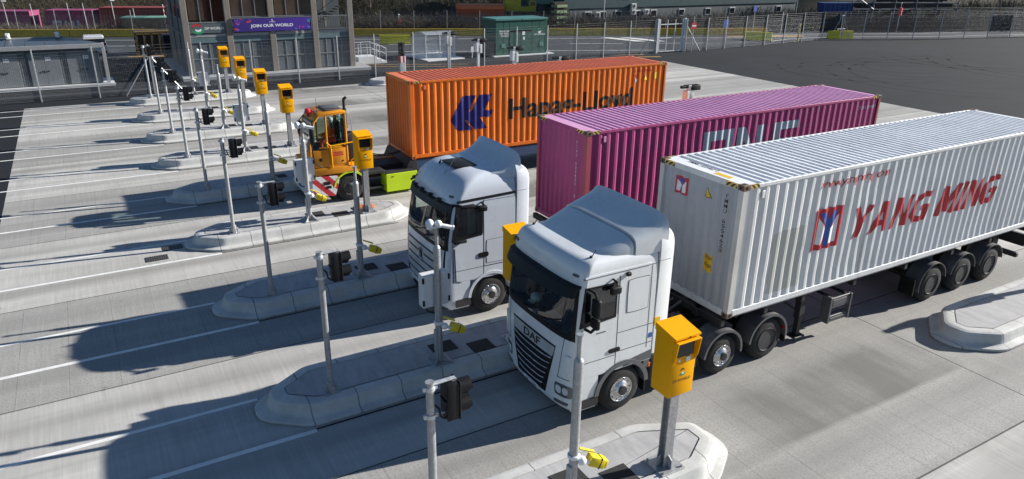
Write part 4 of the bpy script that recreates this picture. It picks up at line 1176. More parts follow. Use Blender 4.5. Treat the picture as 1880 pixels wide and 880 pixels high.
        for s in (-1, 1):
            h = C.front('headlamp', [(s * .86, .58), (s * 1.20, .62), (s * 1.21, .84), (s * .90, .82)], lampm, t, .008, .4, 12, 6)
            C.front('corner_seam', [(s * .94, .98), (s * .952, .98), (s * 1.03, 1.88), (s * 1.018, 1.88)], M['black'], t, .003, 0, 2, 12)
            C.front('air_vane', [(s * 1.07, 1.0), (s * 1.13, 1.0), (s * 1.15, 1.85), (s * 1.10, 1.85)], M['black'], t, .004, .2, 4, 10)
        C.front('lower_intake', [(-.62, .33), (.62, .33), (.66, .50), (-.66, .50)], M['black'], t, .008, .2)
    C.front('bumper_lip', [(-1.1, .275), (1.1, .275), (1.1, .31), (-1.1, .31)], M['black'], t, .004)
    pz = .345 if A else .52
    np_ = C.front('number_plate', [(-.26, pz), (.26, pz), (.26, pz + .115), (-.26, pz + .115)], M['white_plastic'], t, .014, 0)
    f = text_bm('AY17 URC' if A else 'PN68 KXD', .44, .075, .015)
    for v in f.verts:
        p, n = C.F(YC + .22 - v.co.x, pz + .02 + v.co.z); v.co = p + n * .018
    mm = MB(); mm.bm.free(); mm.bm = f; mm.build('lettering', M['ink'], np_)
    # sides
    for s in (-1, 1):
        sd = (s,)
        door = C.side('door', R4(.30, 1.10, 1.02, wz0), body, t, .004, 0, sd, 8, 16)[0]
        wq = [(.24, 2.10), (1.06, 2.16), (1.06, 2.87), (.33, 2.89)] if A else [(.26, 2.07), (1.08, 2.13), (1.10, 2.87), (.40, 2.93)]
        wi = [(wa, wz0), (wb, wz0), (wb, wz1), (wa, wz1)]
        C.frame('window_seal', wq, wi, M['black'], door, s, .012)
        C.side('side_window', wi, M['glass'], door, .006, 0, sd)
        hx = .93
        C.side('door_handle', R4(hx, hx + .27, 1.41, 1.50) if A else R4(.96, 1.24, 1.55, 1.68), M['black'], door, .02, .5, sd, 8, 6)
        for q in (R4(.285, .30, 1.02, 2.05), R4(1.105, 1.118, 1.0, 2.98), R4(.30, 1.11, 1.335, 1.347) if A else R4(.30, 1.9, 1.30, 1.312)):
            C.side('panel_gap', q, M['black'], t, .0055, 0, sd, 4, 12)
        if A:
            C.side('locker_outline', R4(1.30, 1.83, 2.16, 2.86), trim, t, .004, .16, sd)
            C.side('locker_panel', R4(1.315, 1.815, 2.175, 2.845), body, t, .009, .16, sd)
            for q in (R4(1.12, 2.0, 1.795, 1.807), R4(1.12, 2.0, 1.395, 1.407), R4(1.86, 1.872, 1.3, 3.26), R4(.30, 2.0, 3.05, 3.062)): C.side('panel_gap', q, M['chassis_grey'], t, .003, 0, sd, 8, 8)
            C.side('roof_ridge', R4(.32, 1.86, 3.065, 3.10), body, t, .015, .1, sd)
            C.side('lower_trim', [(1.30, 1.02), (2.01, 1.02), (2.01, 1.22), (1.45, 1.14)], trim, t, .008, .05, sd)
            mb = MB(); mb.box(XF + 1.24, XF + 1.33, YC + s * 1.24 - .04, YC + s * 1.24 + .04, 2.95, 3.02, .01); mb.build('side_camera', M['black'], t)
            C.side('emblem', R4(.62, .84, 1.90, 1.925), M['chassis_grey'], door, .006, 0, sd)
        else:
            C.side('roof_strip', [(.42, 3.00), (2.0, 3.04), (2.0, 3.10), (.44, 3.06)], M['black'], t, .01, .05, sd)
            C.side('locker_outline', R4(1.18, 1.80, 1.36, 1.98), trim, t, .003, .12, sd)
            C.side('locker_panel', R4(1.192, 1.788, 1.372, 1.968), body, t, .007, .12, sd)
            for q in (R4(1.12, 2.0, 2.97, 2.98), R4(1.12, 1.13, 1.3, 3.0)): C.side('panel_gap', q, M['chassis_grey'], t, .003, 0, sd, 8, 8)
            mb = MB(); mb.tube([(XF + .50, YC + s * 1.245, 1.0), (XF + .36, YC + s * 1.25, 1.05), (XF + .33, YC + s * 1.25, 1.9)], .012, 6); mb.build('grab_rail', M['black'], t)
        # mirrors
        yo = YC + s * 1.24
        mb = MB()
        if A:
            mb.box(XF + .42, XF + .53, yo + s * .15 - .10, yo + s * .15 + .10, 2.36, 2.72, .04, 3); mb.build('mirror', M['black'], t); mb = MB(); mb.box(XF + .43, XF + .53, yo + s * .14 - .10, yo + s * .14 + .10, 2.12, 2.33, .035, 3); mb.build('wide_angle_mirror', M['black'], t); mb = MB()
            mb.tube([(XF + .42, yo - s * .02, 2.86), (XF + .44, yo + s * .14, 2.84), (XF + .47, yo + s * .18, 2.70)], .025, 8); mb.tube([(XF + .36, yo, 2.08), (XF + .40, yo + s * .12, 2.06), (XF + .46, yo + s * .16, 2.14)], .03, 8)
        else:
            mb.box(XF + .42, XF + .80, yo + s * .16 - .06, yo + s * .16 + .06, 2.92, 3.00, .03, 2); mb.tube([(XF + .30, yo - s * .05, 2.98), (XF + .5, yo + s * .12, 2.97)], .03, 8)
            mb.build('mirror', M['black'], t); mb = MB(); mb.box(XF + .28, XF + .62, yo + s * .07 - .05, yo + s * .07 + .05, 2.04, 2.12, .03, 2)
        mb.build('mirror_arm' if A else 'sill_mirror', M['black'], t)
        mb = MB(); x0m = XF + (.84 if A else .95)
        mb.tube([(x0m + .1, yo - s * .02, 2.95), (x0m + .12, yo + s * .10, 2.92)], .02, 6); mb.box(x0m - .04, x0m + .20, yo + s * .11 - .05, yo + s * .11 + .05, 2.70 if A else 2.76, 2.86 if A else 2.91, .04, 3)
        mb.build('kerb_mirror', M['black'], t)
        # side air deflectors behind the cab
        mb = MB(); zt2 = 3.74 if A else 3.70
        pts = [(XF + 2.035, YC + s * 1.05), (XF + 2.035, YC + s * 1.232), (XF + 2.33, YC + s * 1.225), (XF + 2.41, YC + s * 1.17), (XF + 2.38, YC + s * 1.15), (XF + 2.3, YC + s * 1.19), (XF + 2.08, YC + s * 1.2)]
        zz = [1.10, 2.3, 3.12, zt2 - .22, zt2 - .05, zt2]
        for za, zb2 in ((1.10, 3.08), (3.095, zt2)):
            top = zb2 == zt2
            lv = [za + (zb2 - za) * k / 10 for k in range(11)]
            mb.loft([[(XF + 2.035 + (x - XF - 2.035) * (1 - (.55 * f ** 5 if top else 0)), YC + (y - YC) * (1 - (.09 * f ** 4 if top else 0)), z) for x, y in pts] for z, f in ((z, (z - za) / (zb2 - za)) for z in lv)])
        mb.build('side_deflector', body, t)
    # roof fairing
    if A:
        secs = [(.44, .45, 3.15, 3.20), (.52, .80, 3.15, 3.26), (.72, 1.00, 3.18, 3.345), (1.05, 1.10, 3.20, 3.475), (1.38, 1.15, 3.22, 3.61), (1.43, 1.155, 3.22, 3.625)]
        secs2 = [(1.475, 1.17, 3.24, 3.665), (1.75, 1.19, 3.26, 3.755), (2.02, 1.21, 3.28, 3.85), (2.16, 1.215, 3.34, 3.925), (2.20, 1.215, 3.42, 3.965)]
        def sec(lx, hw, z0, z1, n=26):
            r = []
            for i in range(n + 1):
                a = pi * i / n; c, s_ = cos(a), sin(a)
                r.append((XF + lx, YC - hw * (abs(c) ** .30) * (1 if c > 0 else -1), z0 + (z1 - z0) * abs(s_) ** .38))
            return r
        for ss in (secs, secs2):
            mb = MB(); mb.loft([sec(*q) for q in ss]); mb.build('roof_fairing', body, t, sharp=50)
        mb = MB()
        for y in (-.98, .98): mb.cyl((XF + .60, YC + y, 3.33), (XF + .70, YC + y, 3.48), .012, .006, 6); mb.sphere((XF + .60, YC + y, 3.36), .03)
        mb.build('aerial', M['black'], t)
        C.side('warning_label', R4(2.03, 2.16, 1.74, 1.90), M['yellow_ink'], t, .004, 0, (-1,))
        C.side('flag_label', R4(1.90, 1.99, 1.50, 1.60), M['blue_ink'], t, .006, 0, (-1,))
    else:
        secs = [(1.42, 3.585, 3.59), (1.5, 3.58, 3.615), (1.7, 3.57, 3.65), (1.9, 3.56, 3.74), (2.05, 3.56, 3.86), (2.14, 3.60, 3.97), (2.18, 3.72, 4.0)]
        def sec(lx, z0, z1, n=24):
            hw = 1.02 + .12 * min(1, (lx - 1.42) / .5); r = []
            for i in range(n + 1):
                a = pi * i / n; c, s_ = cos(a), sin(a)
                r.append((XF + lx, YC - hw * (abs(c) ** .35) * (1 if c > 0 else -1), z0 - .14 + (z1 - z0 + .14) * abs(s_) ** .5))
            return r
        mb = MB(); mb.loft([sec(*q) for q in secs]); mb.build('roof_fairing', body, t, sharp=50)
        mb = MB(); mb.box(XF + .80, XF + 1.37, YC - .40, YC + .40, 3.590, 3.625, .008, 2); h = mb.build('roof_hatch', M['black'], t)
        mb = MB()
        for (x, y) in ((.72, .35), (.9, -.02)): mb.cyl((XF + x, YC + y, 3.56), (XF + x + .02, YC + y - .05, 3.66), .03, .012, 8)
        mb.tube([(XF + .55, YC - .3, 3.5), (XF + .75, YC - .2, 3.62), (XF + .98, YC - .05, 3.78)], .006, 5)
        mb.build('aerial', M['black'], t)
        mb = MB()
        for y in (-.7, -.25, .25, .7): mb.box(C.fx(YC + y, 2.98) - .14, C.fx(YC + y, 2.98) - .02, YC + y - .06, YC + y + .06, 2.985, 3.04, .01)
        mb.build('roof_lamp', M['chassis'], vz)
    # running gear
    for s in (-1, 1): wheel(t, (XF + wx, YC + s * 1.235, .5), s, .49, .30, 'chrome', True)
    mb = MB()
    for s in (-1, 1): mb.box(XF + .5, XF + 6.0, YC + s * .42 - .04, YC + s * .42 + .04, .78, 1.02, .006)
    for x in (2.4, 3.4, 4.6, 5.9): mb.box(XF + x, XF + x + .1, YC - .4, YC + .4, .80, 1.0)
    for x in (wx, 4.05, 5.42): mb.cyl((XF + x, YC - 1.0, .5), (XF + x, YC + 1.0, .5), .09)
    mb.box(XF + 4.5, XF + 5.6, YC - .48, YC + .48, 1.04, 1.10, .02); mb.build('chassis_frame', M['chassis'], t)
    mb = MB(); mb.box(XF + 2.2, XF + 2.35, YC - 1.0, YC + 1.0, .95, 1.5, .02); mb.tube([(XF + 2.4, YC - .3, 1.5), (XF + 3.0, YC - .2, 1.1), (XF + 3.8, YC - .1, 1.35)], .03, 8); mb.tube([(XF + 2.4, YC + .3, 1.5), (XF + 3.0, YC + .25, 1.05), (XF + 3.8, YC + .15, 1.3)], .03, 8)
    mb.box(XF + 2.3, XF + 3.5, YC - .55, YC + .55, 1.02, 1.06, .01)
    mb.build('rear_rack', M['chassis_grey'], t)
    for s in (-1, 1):
        y = YC + s * 1.0
        mb = MB(); mb.box(XF + 2.12, XF + 3.35, y - .22, y + .22, .38, .98, .07, 3); mb.build('fuel_tank', M['chassis_grey'], t)
        mb = MB(); mb.box(XF + 1.93, XF + 1.97, y - .2, y + .2, .25, .80); mb.build('mud_flap', M['black'], t)
        mb = MB(); mb.box(XF + 1.98, XF + 2.06, y + s * .16 - .04, y + s * .16 + .04, .78, .88, .01); mb.build('marker_lamp', M['amber'], t)
        wheel(t, (XF + 4.05, YC + s * 1.22, .47), s, .46, .28, 'chrome', True); wheel(t, (XF + 5.42, YC + s * 1.22, .5), s, .5, .3, 'steel_rim', dual=True)
        for xw, r in ((4.05, .54), (5.42, .58)):
            mb = MB(); mb.ring((XF + xw, .52), r, r + .025, radians(-8), radians(178), YC + s * 1.25, YC + s * .78, 20); mb.ring((XF + xw, .52), r - .03, r + .025, radians(-8), radians(178), YC + s * 1.258, YC + s * 1.235, 20)
            mb.build('mudguard', M['chassis_grey'], t)
        mb = MB(); mb.box(XF + 6.0, XF + 6.03, YC + s * 1.05 - .18, YC + s * 1.05 + .18, .28, .6); mb.build('mud_flap', M['black'], t)
        mb = MB(); mb.box(XF + 5.98, XF + 6.05, YC + s * 1.15 - .07, YC + s * 1.15 + .07, .60, .72, .01); mb.build('tail_lamp', M['red_lens'], t)
    return C

white_lorry = paint("white_lorry_paint", (0.68, 0.71, 0.725), .3, 0, .06, .20, (0.42, .40, .36), 1.4, True, coat=.4)
silver_lorry = paint("pale_lorry_paint", (0.60, 0.64, 0.70), .27, 0, .06, .12, (0.38, .37, .34), 1.4, True, coat=.4)
trim_grey = paint("grey_trim", (0.11, .115, .12), .55, 0, .15, .2)
TA = [(.25, .10, .30, 1.19), (.40, .02, .30, 1.23), (.95, .0, .28, 1.24), (1.6, .02, .26, 1.24), (2.0, .05, .24, 1.235), (2.78, .15, .22, 1.225), (2.95, .17, .22, 1.22), (3.08, .19, .23, 1.215), (3.18, .22, .24, 1.205), (3.27, .27, .25, 1.18), (3.32, .33, .27, 1.14), (3.35, .46, .30, 1.06)]
TB = [(.25, .10, .30, 1.19), (.40, .02, .28, 1.23), (.95, .0, .25, 1.245), (1.6, .02, .25, 1.245), (2.05, .06, .25, 1.24), (2.80, .20, .26, 1.23), (3.0, .25, .28, 1.22), (3.15, .30, .31, 1.205), (3.30, .38, .36, 1.175), (3.42, .48, .42, 1.12), (3.52, .64, .46, 1.04), (3.575, .84, .48, .93), (3.595, 1.0, .5, .84)]
t = thing('articulated_lorry', 'white lorry cab with roof fairing and dark sun visor, pulling the white container', 'lorry', (6.5, 3.26, 0), 'white lorries')
lorry_cab(t, 'A', 3.58, 3.26, TA, white_lorry, trim_grey)
t = thing('articulated_lorry', 'pale lorry cab with black roof hatch and silver grille, pulling the pink container', 'lorry', (6.3, 8.24, 0), 'white lorries')
lorry_cab(t, 'B', 3.39, 8.24, TB, silver_lorry, M['chassis_grey'])

mb = MB(); mb.sphere((3.98, 3.75, 1.98), .13, 14, 8, .75); mb.box(3.82, 3.90, 3.66, 3.84, 1.90, 1.925, .01)
tag(mb.build('safety_helmet', M['white_plastic'], origin=(3.98, 3.75, 1.88)), 'white helmet on the dashboard of the lorry pulling the white container', 'helmet')
mb = MB(); mb.box(3.88, 4.08, 2.95, 3.25, 1.876, 1.89, .002)
tag(mb.build('papers', M['white_plastic'], origin=(3.98, 3.1, 1.876)), 'white papers on the dashboard of the lorry pulling the white container', 'papers')

# ================================================================== YELLOW TERMINAL TRACTOR
ty = paint("tractor_orange", (0.62, 0.235, 0.008), .4, 0, .10, .15, (0.2, .1, .02), 2)
lime = paint("lime_panel", (0.52, 0.72, 0.01), .45, 0, .08, .15, (0.2, .25, .05), 2)
redwhite = hazard_paint("red_white_stripes", (0.45, .02, .03), (.66, .66, .66), .52, (1, 0, 1))
Y0 = 17.12
t = thing('terminal_tractor', 'yellow terminal tractor with one-man cab and red beacon pulling the orange container', 'tractor', (5, 18.3, 0))
def quad_frame(mb, pts, w, d):
    for a, b in zip(pts, pts[1:] + pts[:1]): mb.tube([a, b], w, 6)
xa, xb, xc = 3.11, 3.75, 4.48                                       # cab: front foot, middle post, rear
ya, yb = Y0, Y0 + 1.30
mb = MB()
mb.box(xa, xc, ya, yb, 1.34, 1.98, .03, 2)                          # lower cab walls
for y in (ya + .035, yb - .035):
    mb.tube([(xa + .02, y, 1.5), (xa + .05, y, 2.2), (xa + .22, y, 2.95), (xa + .42, y, 3.18)], .045, 8)
    mb.tube([(xb, y, 1.9), (xb, y, 3.2)], .038, 8); mb.tube([(xc - .04, y, 1.4), (xc - .04, y, 3.2)], .045, 8)
mb.tube([(xc - .04, ya + .03, 1.98), (xc - .04, yb - .03, 1.98)], .04, 8)
cab = mb.build('cab', ty, t)
mb = MB()
secs = [(xa + .20, .10, 3.02, 3.05), (xa + .30, .02, 3.05, 3.20), (xa + .45, 0, 3.14, 3.26), (xc - .1, 0, 3.18, 3.30), (xc + .02, .03, 3.17, 3.25)]
mb.loft([[(x, ya + i, z0), (x, ya + i, z1 - .05), (x, ya + i + .08, z1), (x, yb - i - .08, z1), (x, yb - i, z1 - .05), (x, yb - i, z0)] for x, i, z0, z1 in secs]); mb.build('roof', ty, t)
mb = MB(); mb.box(xa + .72, xc - .06, ya + .18, yb - .16, 3.285, 3.32, .012, 2); mb.build('roof_hatch', M['chassis_grey'], t)
mb = MB(); mb.box(xa + .36, xa + .62, ya + .18, yb - .18, 3.24, 3.262, .01); mb.build('roof_panel', paint("brown_hatch", (.22, .09, .03), .5), t)
G = M['glass']
for nm, pts in (('side_window', [(xa + .07, 2.0), (xb - .05, 2.0), (xb - .05, 3.08), (xa + .40, 3.08), (xa + .24, 2.9)]), ('rear_side_window', [(xb + .05, 1.99), (xc - .09, 2.2), (xc - .09, 3.1), (xb + .05, 3.1)])):
    for y in (ya + .012, yb - .018):
        mb = MB(); mb.prism(pts, 'y', y, y + .006); mb.build(nm, G, cab)
mb = MB(); mb.loft([[(x, ya + .06, z), (x, yb - .06, z)] for x, z in ((xa + .0, 1.95), (xa + .03, 2.2), (xa + .20, 2.95), (xa + .26, 3.06))], False); mb.build('windscreen', G, cab)
mb = MB(); mb.loft([[(xc - .03, ya + .06, z), (xc - .03, yb - .06, z)] for z in (2.0, 3.14)], False); mb.build('rear_window', G, cab)
# door panel lines, badge, lettering
mb = MB(); mb.box(xb + .06, xc - .10, ya - .012, ya, 1.42, 2.0, .02, 2); d = mb.build('door', ty, cab)
place_bm(poly_bm([rect(0, .42, 0, .045)]), 'emblem', M['red_ink'], d, (xb + .12, ya - .014, 1.73))
place_bm(text_bm('TERBERG', .42, .09, .02), 'lettering', M['red_ink'], d, (xb + .12, ya - .014, 1.79))
mb = MB(); mb.cyl((xc - .22, ya - .02, 1.53), (xc - .22, ya, 1.53), .03); mb.build('lock', M['black'], d)
mb = MB(); mb.box(xa + .32, xa + .42, ya - .012, ya + .01, 1.58, 1.70, .006); mb.build('vent', M['black'], cab)
# seat, wheel and driver
mb = MB(); mb.box(3.93, 4.35, 17.5, 18.05, 1.95, 2.07, .05, 2); mb.box(4.25, 4.38, 17.52, 18.03, 2.0, 2.85, .05, 2); mb.box(3.3, 3.5, ya + .12, yb - .12, 1.9, 2.12, .04, 2); mb.build('seat', M['black'], cab)
mb = MB(); mb.lathe([(.20, -.012), (.215, 0), (.20, .012), (.185, 0), (.20, -.012)], (3.62, 17.78, 2.28), 'z', 20, False); mb.cyl((3.55, 17.78, 2.0), (3.62, 17.78, 2.28), .025); mb.build('steering_wheel', M['black'], cab)
# deck, bumper, wheels
mb = MB(); mb.box(3.18, 4.85, Y0 - .03, Y0 + 2.36, 1.08, 1.34, .02, 2); mb.build('deck', ty, t)
mb = MB(); mb.prism([(3.10, .62), (3.20, .36), (3.9, .28), (4.02, .62), (4.10, 1.0), (3.14, 1.06)], 'y', Y0 - .02, Y0 + .06); mb.build('striped_skirt', redwhite, t); mb = MB(); mb.prism([(3.10, .62), (3.20, .36), (3.9, .28), (4.02, .62), (4.10, 1.0), (3.14, 1.06)], 'y', Y0 + 2.28, Y0 + 2.36); mb.build('striped_skirt', redwhite, t)
mb = MB(); mb.box(3.06, 3.16, Y0, Y0 + 2.34, .36, 1.06, .02, 2); mb.box(2.98, 3.1, Y0 + .1, Y0 + 2.24, .30, .46, .02, 2); b = mb.build('bumper', M['white_box'], t)
mb = MB(); mb.box(3.5, 3.75, Y0 - .035, Y0, .72, .84, .01); mb.box(3.58, 3.78, Y0 - .032, Y0, .58, .68, .01); mb.build('step', M['black'], t)
mb = MB(); mb.ring((4.48, .5), .56, .62, radians(10), radians(170), Y0 - .03, Y0 + .32, 18); mb.build('mudguard', lime, t); mb = MB(); mb.ring((4.48, .5), .56, .62, radians(10), radians(170), Y0 + 2.05, Y0 + 2.36, 18); mb.build('mudguard', lime, t)
for s, y in ((-1, Y0), (1, Y0 + 2.33)):
    wheel(t, (4.48, y, .5), s, .5, .32, 'steel_rim', True)
    wheel(t, (8.3, y, .5), s, .5, .3, 'steel_rim', dual=True)
mb = MB(); mb.box(5.83, 7.05, Y0 - .02, Y0 + .55, .12, .80, .015); k = mb.build('tank_panel', lime, t)
mb = MB(); mb.box(6.02, 6.12, Y0 - .024, Y0, .66, .70); mb.box(5.85, 7.03, Y0 + .0, Y0 + .54, .80, .83, .006); mb.build('tank_lid', M['chassis'], k)
mb = MB(); mb.box(5.2, 6.9, Y0 + 1.75, Y0 + 2.33, .2, .95, .02); mb.build('side_box', ty, t)
mb = MB(); mb.box(3.3, 9.2, Y0 + .75, Y0 + 1.6, .55, .95, .02); mb.box(4.85, 5.8, Y0 + .05, Y0 + 2.2, .85, .98, .02); mb.box(4.95, 5.75, Y0 + .02, Y0 + .3, .3, .38, .01); mb.cyl((4.48, Y0 + .2, .5), (4.48, Y0 + 2.1, .5), .09); mb.cyl((8.3, Y0 + .2, .5), (8.3, Y0 + 2.1, .5), .1)
mb.box(4.5, 5.0, Y0 + .35, Y0 + 1.15, 1.36, 2.3, .06, 2); mb.box(4.55, 5.6, Y0 + 1.4, Y0 + 2.2, 1.0, 1.9, .05, 2); mb.build('chassis_frame', M['chassis'], t)
mb = MB()                                                        # handrails
mb.tube([(xb - .05, ya - .03, 2.24), (xb + .10, ya - .04, 2.10), (4.62, ya - .04, 2.16), (4.75, ya - .02, 2.16)], .022, 8); mb.tube([(xb + .10, ya - .04, 2.10), (xb + .12, ya - .04, 1.34)], .022, 8); mb.build('handrail', M['kiosk'], t); mb = MB()
mb.tube([(4.55, ya - .03, 1.34), (4.56, ya - .03, 1.52), (4.7, ya - .03, 1.6)], .022, 8); mb.build('handrail', M['kiosk'], t)
mb = MB(); mb.tube([(4.52, ya + .28, 2.3), (4.52, ya + .28, 3.5), (4.52, ya + .28, 3.62), (4.60, ya + .24, 3.70)], [.05, .05, .055, .05], 12); mb.cyl((4.52, ya + .28, 2.6), (4.52, ya + .28, 3.3), .075); mb.build('exhaust', M['chassis'], t)
mb = MB(); mb.tube([(4.5, ya + .02, 3.22), (4.62, ya + .0, 3.15), (4.66, ya + .0, 2.5), (4.5, ya + .04, 2.42)], .014, 6); mb.build('grab_rail', M['galv'], t)
mb = MB(); mb.lathe([(.10, 0), (.105, .03), (.10, .10), (.085, .15), (.04, .165), (.001, .167)], (xa + .20, ya + .55, 3.20), 'z', 18); mb.cyl((xa + .20, ya + .55, 3.08), (xa + .20, ya + .55, 3.2), .05); mb.build('beacon', M['red_lens'], t)
mb = MB(); mb.cyl((xa + .45, ya + .3, 3.25), (xa + .45, ya + .3, 3.75), .006); mb.build('aerial', M['black'], t)
for y in (ya - .12, yb + .12):
    mb = MB(); mb.box(xa + .02, xa + .16, y - .1, y + .1, 2.28, 2.78, .04, 2); mb.tube([(xa + .1, y, 2.8), (xa + .2, (ya + yb) / 2 + (y - (ya + yb) / 2) * .75, 3.0)], .018, 6); mb.tube([(xa + .05, y, 2.3), (xa + .12, y * 1, 1.6), (xa + .42, ya if y < ya else yb, 1.36)], .02, 6); mb.build('mirror', M['black'], t)

def skin_body(name, verts, edges, radii, mat, parent=None, origin=(0, 0, 0), root=0):
    me = bpy.data.meshes.new(name); me.from_pydata([Vector(v) - Vector(origin) for v in verts], edges, [])
    o = bpy.data.objects.new(name, me); COL.objects.link(o)
    md = o.modifiers.new("skin", 'SKIN'); md.use_smooth_shade = True
    for i, r in enumerate(radii):
        sv = me.skin_vertices[0].data[i]; sv.radius = (r, r) if not isinstance(r, tuple) else r; sv.use_root = (i == root)
    sb = o.modifiers.new("smooth", 'SUBSURF'); sb.levels = 1; sb.render_levels = 1
    bpy.context.view_layer.update()
    nm = bpy.data.meshes.new_from_object(o.evaluated_get(bpy.context.evaluated_depsgraph_get()))
    o.modifiers.clear(); o.data = nm; nm.name = name; bpy.data.meshes.remove(me)
    nm.materials.clear(); nm.materials.append(mat)
    if parent: o.parent = parent
    else: o.location = origin
    return o
skin = paint("skin", (.42, .24, .17), .6, 0, .08)
hivis = paint("hi_vis_orange", (.80, .10, .02), .7, 0, .1)
# seated driver: body first, jacket and cap as its children
px, py = 4.12, 17.78
pt = thing('person', 'person in orange high visibility jacket seated at the wheel inside the orange yellow tractor', 'person', (px, py, 2.06))
O_ = Vector((px, py, 2.06))
bv = [(0, 0, .10), (0, 0, .30), (0, 0, .48), (0, 0, .60), (-.02, 0, .72), (-.02, 0, .80),
      (0, .19, .50), (-.10, .24, .28), (-.36, .15, .27), (-.44, .13, .28), (0, -.19, .50), (-.10, -.24, .28), (-.36, -.15, .27), (-.44, -.13, .28),
      (-.05, .10, .08), (-.42, .12, .10), (-.48, .12, -.30), (-.05, -.10, .08), (-.42, -.12, .10), (-.48, -.12, -.30)]
be = [(0, 1), (1, 2), (2, 3), (3, 4), (4, 5), (2, 6), (6, 7), (7, 8), (8, 9), (2, 10), (10, 11), (11, 12), (12, 13), (0, 14), (14, 15), (15, 16), (0, 17), (17, 18), (18, 19)]
br = [(.15, .12), (.15, .11), (.14, .10), .055, (.075, .095), (.07, .085), .07, .055, .04, .035, .07, .055, .04, .035, .09, .07, .05, .09, .07, .05]
body = skin_body('body', bv, be, br, skin, pt)
jv, je, jr = [bv[i] for i in (0, 1, 2, 6, 7, 8, 10, 11, 12)], [(0, 1), (1, 2), (2, 3), (3, 4), (4, 5), (2, 6), (6, 7), (7, 8)], [(.17, .14), (.165, .125), (.155, .115), .085, .07, .055, .085, .07, .055]
skin_body('jacket', jv, je, jr, hivis, pt)
tv, te, tr = [bv[i] for i in (0, 14, 15, 16, 17, 18, 19)], [(0, 1), (1, 2), (2, 3), (0, 4), (4, 5), (5, 6)], [(.16, .13), .10, .082, .065, .10, .082, .065]
skin_body('trousers', tv, te, tr, hivis, pt)
mb = MB(); mb.sphere((px - .02, py, 2.06 + .82), .105, 14, 8, .9); mb.box(px - .20, px - .08, py - .08, py + .08, 2.06 + .82, 2.06 + .84, .008); mb.build('cap', M['white_plastic'], pt, origin=(px, py, 2.06))
mb = MB(); mb.box(px - .15, px + .15, py - .185, py + .185, 2.06 + .24, 2.06 + .29, .02, 2); mb.build('reflective_band', M['galv_light'], pt, origin=(px, py, 2.06))

# ================================================================== FENCES
def fence_run(t, pts, h=3.0, post_every=3.05, stays=()):
    """mesh fence along a polyline: posts and one mesh panel each"""
    for i, (a, b) in enumerate(zip(pts[:-1], pts[1:])):
        a, b = Vector((*a, 0)), Vector((*b, 0)); d = (b - a).normalized(); n = Vector((-d.y, d.x, 0))
        R = Matrix((d, n, Vector((0, 0, 1)))).transposed()
        L = (b - a).length; c = (a + b) / 2
        mb = MB()
        mb.box(a.x - .035, a.x + .035, a.y - .03, a.y + .03, 0, h, .005, 1, R); mb.build('post', M['fence_post'], t)
        mb = MB()
        def bar(p, q, r):
            p, q = Vector(p), Vector(q)
            mb.loft([[p + o for o in (n * r, Vector((0, 0, r)) if abs((q - p).normalized().z) < .5 else d * r, -n * r)], [q + o for o in (n * r, Vector((0, 0, r)) if abs((q - p).normalized().z) < .5 else d * r, -n * r)]], True, False)
        k = 0
        z = .08
        while z < h - .5:
            bar(a + Vector((0, 0, z)) + n * .05, b + Vector((0, 0, z)) + n * .05, .0042 if k % 6 else .008); z += .075; k += 1
        for z in (h - .42, h - .24, h - .06): bar(a + Vector((0, 0, z)) + n * .05, b + Vector((0, 0, z)) + n * .05, .007)
        m = int(L / .1)
        for j in range(m): 
            p = a + d * (L * j / m) + n * .045; bar(p + Vector((0, 0, .05)), p + Vector((0, 0, h - .5)), .002)
        mb.build('mesh_panel', M['fence'], t, keep=True)
    p = Vector((*pts[-1], 0)); mb = MB(); mb.box(p.x - .035, p.x + .035, p.y - .03, p.y + .03, 0, h, .005); mb.build('post', M['fence_post'], t)
    for (x, y, x2, y2) in stays:
        mb = MB(); mb.tube([(x, y, h * .78), (x2, y2, .02)], .03, 6); mb.build('brace', M['fence_post'], t)
M['fence_post'] = galvanised("fence_post_steel", .50)
t = thing('wire_fence', 'long galvanised mesh fence behind the concrete, running from the left edge to the gate', 'fence', (18, 43, 0), 'perimeter fences')
pts = [(-14.7, 42.4)] + [(-11.6, 42.5), (-8.6, 42.6), (-5.5, 42.7), (-2.5, 42.75), (.5, 42.8), (3.5, 42.85), (6.5, 42.95), (9.5, 43.0), (12.3, 43.1), (15.0, 43.2)] + [(15 + 3.07 * k, 43.2 + .24 * k) for k in range(1, 10)] + [(42.7, 45.45)]
fence_run(t, pts, stays=((.5, 42.8, -1.1, 42.7), (.5, 42.8, 2.2, 42.85), (42.7, 45.4, 41.0, 45.2)))
t = thing('wire_fence', 'tall galvanised mesh fence curving right from the gate past the dark asphalt yard', 'fence', (70, 46, 0), 'perimeter fences')
pts = [(46.3, 45.2), (49.0, 45.2), (51.6, 45.4), (54.5, 45.6), (57.6, 45.8), (60.9, 46.2), (64.1, 46.5), (67.3, 46.5), (70.1, 46.1), (72.8, 45.4), (75.7, 44.4), (78.6, 43.2), (81.8, 42.1), (85.0, 41.1), (88.4, 40.3), (91.8, 39.6), (95.2, 38.8), (98.6, 38.0), (102, 37.2)]
fence_run(t, pts, stays=((46.3, 45.2, 48.0, 45.0),))
t = thing('steel_gate', 'single leaf galvanised steel gate with frame and hasp set in the mesh fence', 'gate', (44.5, 45.3, 0))
mb = MB()
for x in (42.86, 46.12): mb.box(x - .10, x + .10, 45.22, 45.42, 0, 3.05, .01)
mb.build('gate_post', M['galv_light'], t)
mb = MB()
for x in (43.1, 45.85): mb.box(x - .04, x + .04, 45.28, 45.36, .12, 3.0)
for z in (.15, 1.35, 2.55): mb.box(43.1, 45.85, 45.28, 45.36, z - .04, z + .04)
for x in (44.0, 44.95): mb.box(x - .03, x + .03, 45.29, 45.35, .15, 2.95)
